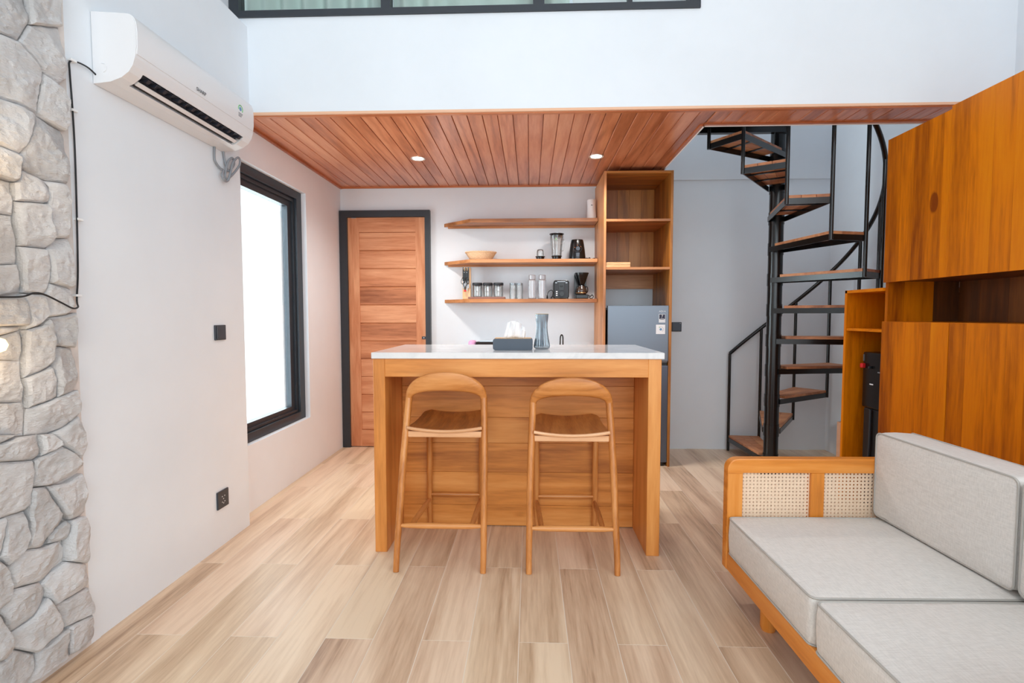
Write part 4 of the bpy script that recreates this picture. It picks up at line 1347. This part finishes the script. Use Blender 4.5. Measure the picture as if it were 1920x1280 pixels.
obj('jug_handle', T(spline([(x + 0.026, 4.20, Z3 + 0.098), (x + 0.042, 4.185, Z3 + 0.094), (x + 0.044, 4.185, Z3 + 0.062), (x + 0.034, 4.195, Z3 + 0.048)], 5), 0.004, 8), 'black_plastic', t, sm=True)
bm = bmesh.new()
tube(bm, spline([(x + 0.045, 4.30, Z3 + 0.02), (x + 0.06, 4.28, Z3 + 0.03), (x + 0.078, 4.26, Z3 + 0.024), (x + 0.088, 4.25, Z3 + 0.035), (x + 0.098, 4.25, Z3 + 0.022), (x + 0.092, 4.25, Z3 + 0.008), (x + 0.075, 4.25, Z3 + 0.006), (x + 0.066, 4.25, Z3 + 0.016), (x + 0.080, 4.25, Z3 + 0.026)], 5), 0.004, 6)
obj('cord', bm, 'black_cable', t, sm=True)

# ================================================================ TALL OPEN COLUMN AND FRIDGE
CX0, CX1, CY, CZ = 0.549, 1.059, 3.852, 2.216
cu = thing('open_column', (0.804, 4.12, 0), 'tall open teak column shelving with the fridge standing in its lower part', 'shelving unit')
obj('side_panel', B(CX0, CX0 + 0.018, CY, YB - 0.001, 0, CZ), 'shelf_Z', cu, bev=0.0012)
obj('side_panel', B(CX1 - 0.018, CX1, CY, YB - 0.001, 0, CZ), 'column_Z', cu, bev=0.0012)
obj('top_panel', B(CX0 + 0.018, CX1 - 0.018, CY, YB - 0.001, CZ - 0.018, CZ), 'column_X', cu, bev=0.0012)
for z in (1.864, 1.508):
    obj('shelf', B(CX0 + 0.018, CX1 - 0.018, CY + 0.002, YB - 0.02, z - 0.018, z), 'shelf_X', cu, bev=0.001)
xs = [CX0 + 0.018, 0.735, 0.835, 0.935, CX1 - 0.018]
for i, (a, b) in enumerate(zip(xs, xs[1:])):
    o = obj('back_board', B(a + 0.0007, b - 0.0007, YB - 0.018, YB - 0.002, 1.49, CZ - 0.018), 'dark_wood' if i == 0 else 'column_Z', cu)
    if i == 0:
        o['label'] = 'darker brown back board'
obj('lower_rail', B(CX0 + 0.018, CX1 - 0.018, YB - 0.022, YB - 0.002, 1.372, 1.49), 'shelf_X', cu)
for i in range(2):
    z = 1.5085 + i * 0.0195
    o = obj('bamboo_slab', B(0.568, 0.752, 3.87, 3.99, z, z + 0.0185), 'pale_bamboo', None, ('lower' if i == 0 else 'upper') + ' of two pale bamboo slabs stacked in the open column', org=(0.66, 3.93, z), bev=0.002, cat='board', group='pale bamboo slabs')

fr = thing('fridge', (0.812, 4.1, 0), 'blue-grey two-door fridge under the open column with stickers on its door', 'fridge')
obj('casing', B(0.590, 1.036, 3.90, 4.34, 0.012, 1.205), 'fridge_side', fr, bev=0.004)
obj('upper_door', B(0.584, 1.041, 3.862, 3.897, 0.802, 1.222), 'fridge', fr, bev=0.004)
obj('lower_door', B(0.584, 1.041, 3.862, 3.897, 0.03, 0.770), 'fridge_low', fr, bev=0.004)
obj('door_gap', B(0.590, 1.036, 3.880, 3.899, 0.765, 0.805), 'fridge_side', fr)
obj('hinge_cap', B(0.575, 0.600, 3.885, 3.93, 1.19, 1.206), 'fridge_side', fr)
obj('rail', B(0.96, 1.036, 3.864, 3.874, 0.796, 0.799), 'steel', fr)
for x in (0.61, 1.01):
    obj('foot', L([(0.015, 0.0005), (0.015, 0.03)], (x, 3.89, 0), 12), 'black_plastic', fr)
R90 = (radians(90), 0, 0)
text('logo', 'AQUA', 'white_print', fr, (0.992, 3.8615, 1.172), 0.018, R90)
obj('sticker', B(0.966, 1.014, 3.8608, 3.8620, 1.094, 1.158), 'white_print', fr, label='small silver and navy warranty sticker')
obj('sticker_patch', PR([(0.969, 1.155), (1.011, 1.155), (1.011, 1.122), (1.0, 1.117), (0.98, 1.117), (0.969, 1.122)], 'y', 3.8600, 3.8608), 'navy_print', fr)
text('sticker_text', '7', 'white_print', fr, (0.990, 3.8597, 1.131), 0.030, R90)
obj('sticker_text', B(0.977, 1.004, 3.8593, 3.8600, 1.1215, 1.1245), 'white_print', fr)
obj('sticker', B(0.946, 1.014, 3.8608, 3.8620, 1.008, 1.078), 'paper', fr, label='white square sticker with a blue dot')
obj('sticker_dot', T([(0.981, 3.8600, 1.043), (0.981, 3.8608, 1.043)], 0.009, 20), 'blue_print', fr)
obj('sticker_ring', T([(0.983 + 0.018 * cos(a), 3.8604, 1.044 + 0.018 * sin(a)) for a in [radians(k) for k in range(-60, 110, 12)]], 0.0007, 5), 'grey_print', fr)
obj('sticker_leaf', B(0.968, 0.976, 3.8600, 3.8608, 1.056, 1.062), 'green_print', fr)

# ================================================================ SPIRAL STAIR
SC = (1.749, 3.722)
SR, TH0, DTH, SZ0, SDZ = 0.617, 96.16, 22.95, -0.083, 0.2164
st = thing('spiral_stair', (SC[0], SC[1], 0), 'black steel spiral stair with timber treads beside the back wall', 'stair')
obj('pole', T([(SC[0], SC[1], 0.006), (SC[0], SC[1], 3.5)], 0.0485, 32), 'black_paint', st, sm=True)
obj('base_plate', L([(0.09, 0.0), (0.09, 0.008), (0.0, 0.008)], (SC[0], SC[1], 0), 32), 'black_paint', st, sm=True)


def corner(c, r=SR):
    a = radians(TH0 - c * DTH)
    return (SC[0] + r * cos(a), SC[1] + r * sin(a))


for k in range(1, 12):
    z = SZ0 + k * SDZ
    A, D = Vector(corner(k - 1)), Vector(corner(k))
    mid = ((A + D) / 2 - Vector(SC)).normalized()
    prp = Vector((-mid.y, mid.x))
    ctr = Vector(SC)
    inner_w = 0.056
    s = 1 if (A - ctr).dot(prp) > 0 else -1
    P0, P1 = ctr + prp * inner_w * s, ctr - prp * inner_w * s   # inner ends beside the pole
    O0, O1 = A, D
    ft = 0.006
    bars = bmesh.new()
    zb, zt = z - 0.054, z - 0.0185

    def bar(p, q, w=ft):
        d = (q - p).normalized()
        nn = Vector((-d.y, d.x)) * w / 2
        prism(bars, [tuple(p + nn), tuple(q + nn), tuple(q - nn), tuple(p - nn)], 'z', zb, zt)
    tr = obj('tread', T([(SC[0], SC[1], zb - 0.02), (SC[0], SC[1], z + 0.012)], 0.0515, 28), 'black_paint', st, sm=True)
    bar(P0, O0)
    bar(P1, O1)
    bar(O0, O1)
    # inner end stops at the collar
    obj('frame', bars, 'black_paint', tr)
    cb = bmesh.new()
    for f in (0.40, 0.70):
        a, b = P0.lerp(O0, f), P1.lerp(O1, f)
        d = (b - a).normalized()
        n2 = Vector((-d.y, d.x)) * 0.010
        prism(cb, [tuple(a + n2), tuple(b + n2), tuple(b - n2), tuple(a - n2)], 'z', z - 0.026, z - 0.020)
    obj('cross_bar', cb, 'black_paint', tr)
    # three boards side by side, running outwards
    for j in range(3):
        u0, u1 = j / 3 + 0.004, (j + 1) / 3 - 0.004
        f0 = 0.11
        q = [P0.lerp(O0, f0).lerp(P1.lerp(O1, f0), u0), O0.lerp(O1, u0), O0.lerp(O1, u1), P0.lerp(O0, f0).lerp(P1.lerp(O1, f0), u1)]
        sh = (mid * 0.001)
        q = [p - sh if i in (1, 2) else p for i, p in enumerate(q)]
        obj('board', PR([tuple(p) for p in q], 'z', z - 0.019, z), 'tread', tr, bev=0.001)

# balusters rise from the outer corners, handrail follows
HR = 0.91


def hz(c):
    return SZ0 + c * SDZ + HR


for c in range(0, 12):
    x, y = corner(c, SR + 0.004)
    zb = 0.0 if c == 0 else SZ0 + c * SDZ - 0.054
    obj('baluster', T([(x, y, zb), (x, y, hz(c))], 0.0115, 14), 'black_paint', st, sm=True)
obj('handrail', T([(*corner(c / 6, SR + 0.004), hz(c / 6)) for c in range(0, 67)], 0.0145, 14), 'black_paint', st, sm=True)
# landing frame at the head of the stair
bm = bmesh.new()
box(bm, 1.006, SC[0] + 0.05, 3.66, 3.70, 2.415, 2.54)
box(bm, 1.008, 1.05, 3.20, 3.66, 2.415, 2.54)
box(bm, 1.05, 1.60, 3.20, 3.24, 2.415, 2.54)
box(bm, 1.05, 1.60, 3.24, 3.66, 2.50, 2.54)
obj('landing', bm, 'black_paint', st)

# ================================================================ TALL CABINET ON THE RIGHT
KX, KY = 1.935, 2.876
kb = thing('wall_cabinet', (2.22, 1.9, 0), 'amber teak cabinet wall at the right with a dark niche between its doors', 'cabinet')
KE = 0.70
bm = B(KX + 0.02, XW - 0.004, KE, KY - 0.004, 1.344, 2.088)
obj('upper_carcass', bm, 'cab_Z', kb)
obj('lower_carcass', B(KX + 0.02, XW - 0.004, KE, KY - 0.004, 0.0, 1.108), 'cab_Z', kb)


def cab_doors(z0, z1, ys, name, widths, top_extra=0.0):
    for i, (a, b) in enumerate(zip(ys, ys[1:])):
        zt = z1 + (top_extra if i == 1 else 0)
        px = KX - (0.006 if (i == 1 and top_extra) else 0)
        d = obj(name, B(px + 0.004, px + 0.02, b + 0.0015, a - 0.0015, z0, zt), 'cab_Z', kb, bev=0.001)
        # edge-glued boards
        y = a - 0.0015
        r = random.Random(len(name) * 31 + i * 7)
        while y > b + 0.004:
            wd = r.uniform(*widths)
            ye = max(y - wd, b + 0.0015)
            if ye - b < 0.03:
                ye = b + 0.0015
            obj('board', B(px, px + 0.004, ye + 0.0002, y - 0.0002, z0, zt), 'cab_Z', d)
            y = ye


cab_doors(1.326, 2.092, [KY, 2.452, 2.02, 1.58, 1.14, KE], 'upper_door', (0.075, 0.135), 0.012)
cab_doors(0.05, 1.112, [KY, 2.424, 1.99, 1.55, 1.12, KE], 'lower_door', (0.07, 0.12))
obj('niche_floor', B(KX + 0.002, 2.50, KE, KY, 1.108, 1.114), 'cab_Y', kb)
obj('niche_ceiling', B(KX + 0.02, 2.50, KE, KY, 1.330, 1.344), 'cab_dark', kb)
xs = [1.948, 2.035, 2.19, 2.324]
for i, (a, b) in enumerate(zip(xs, xs[1:])):
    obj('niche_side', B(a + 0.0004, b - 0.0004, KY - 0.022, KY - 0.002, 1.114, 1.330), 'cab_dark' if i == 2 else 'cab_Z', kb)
y = KY - 0.022
i = 0
while y > KE + 0.02:
    ye = max(KE, y - 0.13 - 0.03 * (i % 3))
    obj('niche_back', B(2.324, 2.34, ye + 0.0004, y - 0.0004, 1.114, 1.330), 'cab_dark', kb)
    y = ye
    i += 1

# open shelf unit beyond it
SY = 3.212
su = thing('open_shelf_unit', (2.22, 3.04, 0), 'lower open teak shelf unit between the cabinet wall and the spiral stair', 'shelving unit')
xs = [KX + 0.004, 2.03, 2.16, 2.30, XW - 0.004]
for a, b in zip(xs, xs[1:]):
    obj('side_board', B(a + 0.0004, b - 0.0004, SY - 0.02, SY, 0, 1.281), 'cab_Z', su)
obj('front_edge', B(KX, KX + 0.004, SY - 0.02, SY, 0, 1.299), 'cab_Z', su)
obj('top_panel', B(KX, XW - 0.004, KY + 0.002, SY, 1.281, 1.299), 'cab_X', su, bev=0.001)
obj('shelf', B(KX + 0.004, XW - 0.02, KY + 0.002, SY - 0.02, 1.054, 1.070), 'cab_X', su, bev=0.001)
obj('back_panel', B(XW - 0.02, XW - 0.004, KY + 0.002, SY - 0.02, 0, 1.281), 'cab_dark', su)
t = thing('water_dispenser', (2.32, 3.04, 0), 'tall black appliance with a small red tap deep inside the open shelf unit', 'appliance')
obj('head', B(2.00, 2.40, 2.885, 3.125, 0.60, 0.93), 'black_plastic', t, bev=0.01)
obj('body', B(2.01, 2.40, 2.89, 3.12, 0.012, 0.597), 'fridge_side', t, bev=0.01)
obj('tap', B(1.978, 2.00, 3.095, 3.118, 0.835, 0.862), 'red_plastic', t, bev=0.003)
obj('tap', B(1.982, 2.00, 3.04, 3.052, 0.835, 0.85), 'soft_black', t, bev=0.003)
obj('trim', B(1.996, 2.00, 3.112, 3.117, 0.875, 0.915), 'steel', t)
obj('text_mark', B(1.9984, 2.00, 2.93, 2.99, 0.815, 0.823), 'grey_print', t)
obj('lamp', B(1.9984, 2.00, 3.025, 3.055, 0.74, 0.747), 'white_print', t)
obj('pipe', T([(2.0, 3.04, 0.595), (2.0, 3.04, 0.40), (2.0, 3.05, 0.22)], 0.008, 10), 'soft_black', t, sm=True)
for y in (2.94, 3.12):
    obj('foot', L([(0.02, 0.0005), (0.02, 0.013)], (2.10, y, 0), 12), 'black_plastic', t)
t = thing('cardboard_sheet', (2.03, SY + 0.02, 0), 'narrow tan cardboard box standing behind the open shelf unit', 'box')
obj('box', B(1.99, 2.30, SY + 0.03, SY + 0.13, 0.0005, 0.46), 'card', t)
obj('print', B(2.003, 2.020, SY + 0.0285, SY + 0.03, 0.405, 0.425), 'grey_print', t)

# ================================================================ SOFA
sf = thing('sofa', (1.2, 1.2, 0), 'honey teak sofa frame with a woven cane arm, in the right foreground', 'sofa')
AX0, AX1, AYa, AYb = 0.797, 1.585, 2.052, 2.094
ZB, ZTOP = 0.118, 0.572


def arm(ya, yb):
    a = obj('arm', PR([(AX0, ZB), (AX0, ZTOP - 0.045)] + [(AX0 + 0.045 - 0.045 * cos(t), ZTOP - 0.045 + 0.045 * sin(t)) for t in [k * pi / 16 for k in range(1, 9)]] + [(AX1, ZTOP), (AX1, ZTOP - 0.058), (AX0 + 0.062, ZTOP - 0.058), (AX0 + 0.062, 0.13), (AX0 + 0.062, ZB)], 'y', ya, yb), 'sofa_X', sf, bev=0.004)
    # the upright parts
    obj('post', B(AX0 + 0.001, AX0 + 0.061, ya - 0.0006, yb + 0.0006, ZB + 0.002, ZTOP - 0.060), 'sofa_Z', a, bev=0.002)
    obj('post', B(1.133, 1.186, ya + 0.002, yb - 0.002, ZB + 0.05, ZTOP - 0.058), 'sofa_Z', a, bev=0.002)
    obj('post', B(AX1 - 0.06, AX1, ya, yb, ZB, ZTOP - 0.058), 'sofa_Z', a, bev=0.002)
    obj('lower_rail', B(AX0 + 0.062, AX1 - 0.06, ya, yb, ZB, ZB + 0.06), 'sofa_X', a, bev=0.002)
    return a


arm_far = arm(AYa, AYb)
arm_near = arm(0.790, 0.832)


def cane(x0, x1, z0, z1, y, parent, pitch=0.0143):
    bm = bmesh.new()
    nx, nz = int((x1 - x0) / pitch), int((z1 - z0) / pitch)
    px, pz = (x1 - x0) / nx, (z1 - z0) / nz
    vg = {}

    def V(x, z):
        k = (round(x, 5), round(z, 5))
        if k not in vg:
            vg[k] = bm.verts.new((x, y, z))
        return vg[k]
    for i in range(nx):
        for j in range(nz):
            a, b = x0 + i * px, z0 + j * pz
            cx, cz = a + px / 2, b + pz / 2
            r = pitch * 0.235
            out = [V(a + px, cz), V(a + px, b + pz), V(cx, b + pz), V(a, b + pz), V(a, cz), V(a, b), V(cx, b), V(a + px, b)]
            inn = [bm.verts.new((cx + r * cos(k * pi / 4), y, cz + r * sin(k * pi / 4))) for k in range(8)]
            for k in range(8):
                bm.faces.new((out[k], out[(k + 1) % 8], inn[(k + 1) % 8], inn[k]))
    bmesh.ops.recalc_face_normals(bm, faces=bm.faces)
    o = obj('cane_panel', bm, 'cane', parent)
    md = o.modifiers.new('thickness', 'SOLIDIFY')
    md.thickness = 0.002
    return o


for (ap, yy) in ((arm_far, 2.070), (arm_near, 0.811)):
    cane(AX0 + 0.0615, 1.133, ZB + 0.06, ZTOP - 0.058, yy, ap)
    cane(1.186, AX1 - 0.06, ZB + 0.06, ZTOP - 0.058, yy, ap)
obj('front_rail', B(AX0 + 0.002, AX0 + 0.040, 0.832, AYa, ZB, 0.192), 'sofa_Y', sf, bev=0.003)
obj('back_rail', B(AX1 - 0.04, AX1, 0.832, AYa, ZB, 0.192), 'sofa_Y', sf, bev=0.003)
obj('back_rail', B(AX1 - 0.035, AX1 - 0.002, 0.832, AYa, 0.50, 0.56), 'sofa_Y', sf, bev=0.003)
for k in range(8):
    y = 0.88 + k * 0.15
    obj('slat', B(AX0 + 0.04, AX1 - 0.04, y, y + 0.07, 0.160, 0.178), 'sofa_X', sf)
for (x, y) in ((0.868, 1.84), (0.868, 1.03), (1.50, 1.862), (1.50, 1.03)):
    obj('leg', L([(0.0235, 0.0), (0.0275, 0.012), (0.0275, ZB + 0.002)], (x, y, 0), 24), 'sofa_Z', sf, sm=True)


def cushion(name, x0, x1, y0, y1, z0, z1, axis, label, cat, group, puff=0.006, rc=0.02, crown=None):
    """box cushion with soft corners; axis is the thickness direction, faces across it crown slightly"""
    dims = [(x0, x1), (y0, y1), (z0, z1)]
    t_ = 'xyz'.index(axis)
    u_, v_ = [i for i in range(3) if i != t_]
    (u0, u1), (v0, v1), (t0, t1) = dims[u_], dims[v_], dims[t_]
    N = 26

    def outline(inset):
        pts = rrect(u0 + inset, u1 - inset, v0 + inset, v1 - inset, max(0.004, rc - inset * 0.4), 4)
        out = []
        for i in range(len(pts)):
            a, b = Vector(pts[i]), Vector(pts[(i + 1) % len(pts)])
            m = max(1, int((b - a).length / 0.03))
            for k in range(m):
                out.append(a.lerp(b, k / m))
        return out
    base = outline(0.0)
    cu_, cv_ = (u0 + u1) / 2, (v0 + v1) / 2
    nz = noise.noise

    def mk(bm, u, v, t):
        q = [0, 0, 0]
        q[u_], q[v_], q[t_] = u, v, t
        return bm.verts.new(q)
    bm = bmesh.new()
    rings = []
    # bottom face rings (from centre out), side, top rings
    fr_ = [0.05, 0.3, 0.55, 0.75, 0.88, 0.95, 0.985]

    def face_h(f):
        return puff * 2.2 * (1 - f ** 3)
    for f in fr_:
        rings.append([mk(bm, cu_ + (p.x - cu_) * f, cv_ + (p.y - cv_) * f, t0 - (face_h(f) * (0.0 if axis == 'z' else 0.8))) for p in base])
    th = t1 - t0
    for s in (0.0, 0.04, 0.2, 0.5, 0.8, 0.96, 1.0):
        bul = puff * 0.9 * sin(pi * s)
        ins = 0.004 if s in (0.0, 1.0) else 0.0
        rr = []
        for p in base:
            d = Vector((p.x - cu_, p.y - cv_))
            e = Vector((d.x / (u1 - u0), d.y / (v1 - v0)))
            e.normalize()
            wob = 0.0025 * nz(Vector((p.x * 9, p.y * 9, s * 2 + u0)))
            rr.append(mk(bm, p.x + e.x * (bul + wob - ins), p.y + e.y * (bul + wob - ins), t0 + th * s))
        rings.append(rr)
    for f in fr_[::-1]:
        rings.append([mk(bm, cu_ + (p.x - cu_) * f, cv_ + (p.y - cv_) * f, t1 + face_h(f) + 0.002 * nz(Vector((p.x * f * 6, p.y * f * 6, t1)))) for p in base])
    n = len(base)
    for A, Bq in zip(rings, rings[1:]):
        for k in range(n):
            bm.faces.new((A[k], A[(k + 1) % n], Bq[(k + 1) % n], Bq[k]))
    bm.faces.new(rings[0][::-1])
    bm.faces.new(rings[-1])
    bmesh.ops.recalc_face_normals(bm, faces=bm.faces)
    org = ((x0 + x1) / 2, (y0 + y1) / 2, z0)
    o = obj(name, bm, 'fabric', None, label, sm=True, ang=70, org=org, cat=cat, group=group)
    for tt in (t0, t1):
        pts = []
        for p in base:
            q = [0, 0, 0]
            q[u_], q[v_], q[t_] = p.x, p.y, tt
            pts.append(Vector(q))
        obj('piping', T(pts, 0.0034, 6, True), 'piping', o, sm=True)
    return o


cushion('seat_cushion', 0.800, 1.50, 1.454, 2.043, 0.194, 0.335, 'z', 'pale grey linen seat cushion against the cane arm', 'cushion', 'sofa seat cushions')
cushion('seat_cushion', 0.800, 1.50, 0.842, 1.438, 0.194, 0.335, 'z', 'pale grey linen seat cushion in the bottom right corner of the picture', 'cushion', 'sofa seat cushions')
cushion('back_cushion', 1.382, 1.512, 1.468, 2.048, 0.352, 0.682, 'x', 'upright pale grey back cushion beside the cane arm', 'cushion', 'sofa back cushions')
cushion('back_cushion', 1.382, 1.512, 0.858, 1.452, 0.352, 0.682, 'x', 'upright pale grey back cushion cut off by the right picture edge', 'cushion', 'sofa back cushions')

# the whole sofa stands turned about one degree
piv = Vector((0.8, 2.07, 0))
RM = Matrix.Translation(piv) @ Matrix.Rotation(radians(1.1), 4, 'Z') @ Matrix.Translation(-piv)
for o in list(C.objects):
    if o.parent is None and (o == sf or o.get('category') == 'cushion'):
        p = RM @ o.location
        o.location = p
        o.rotation_euler = (0, 0, radians(1.1))
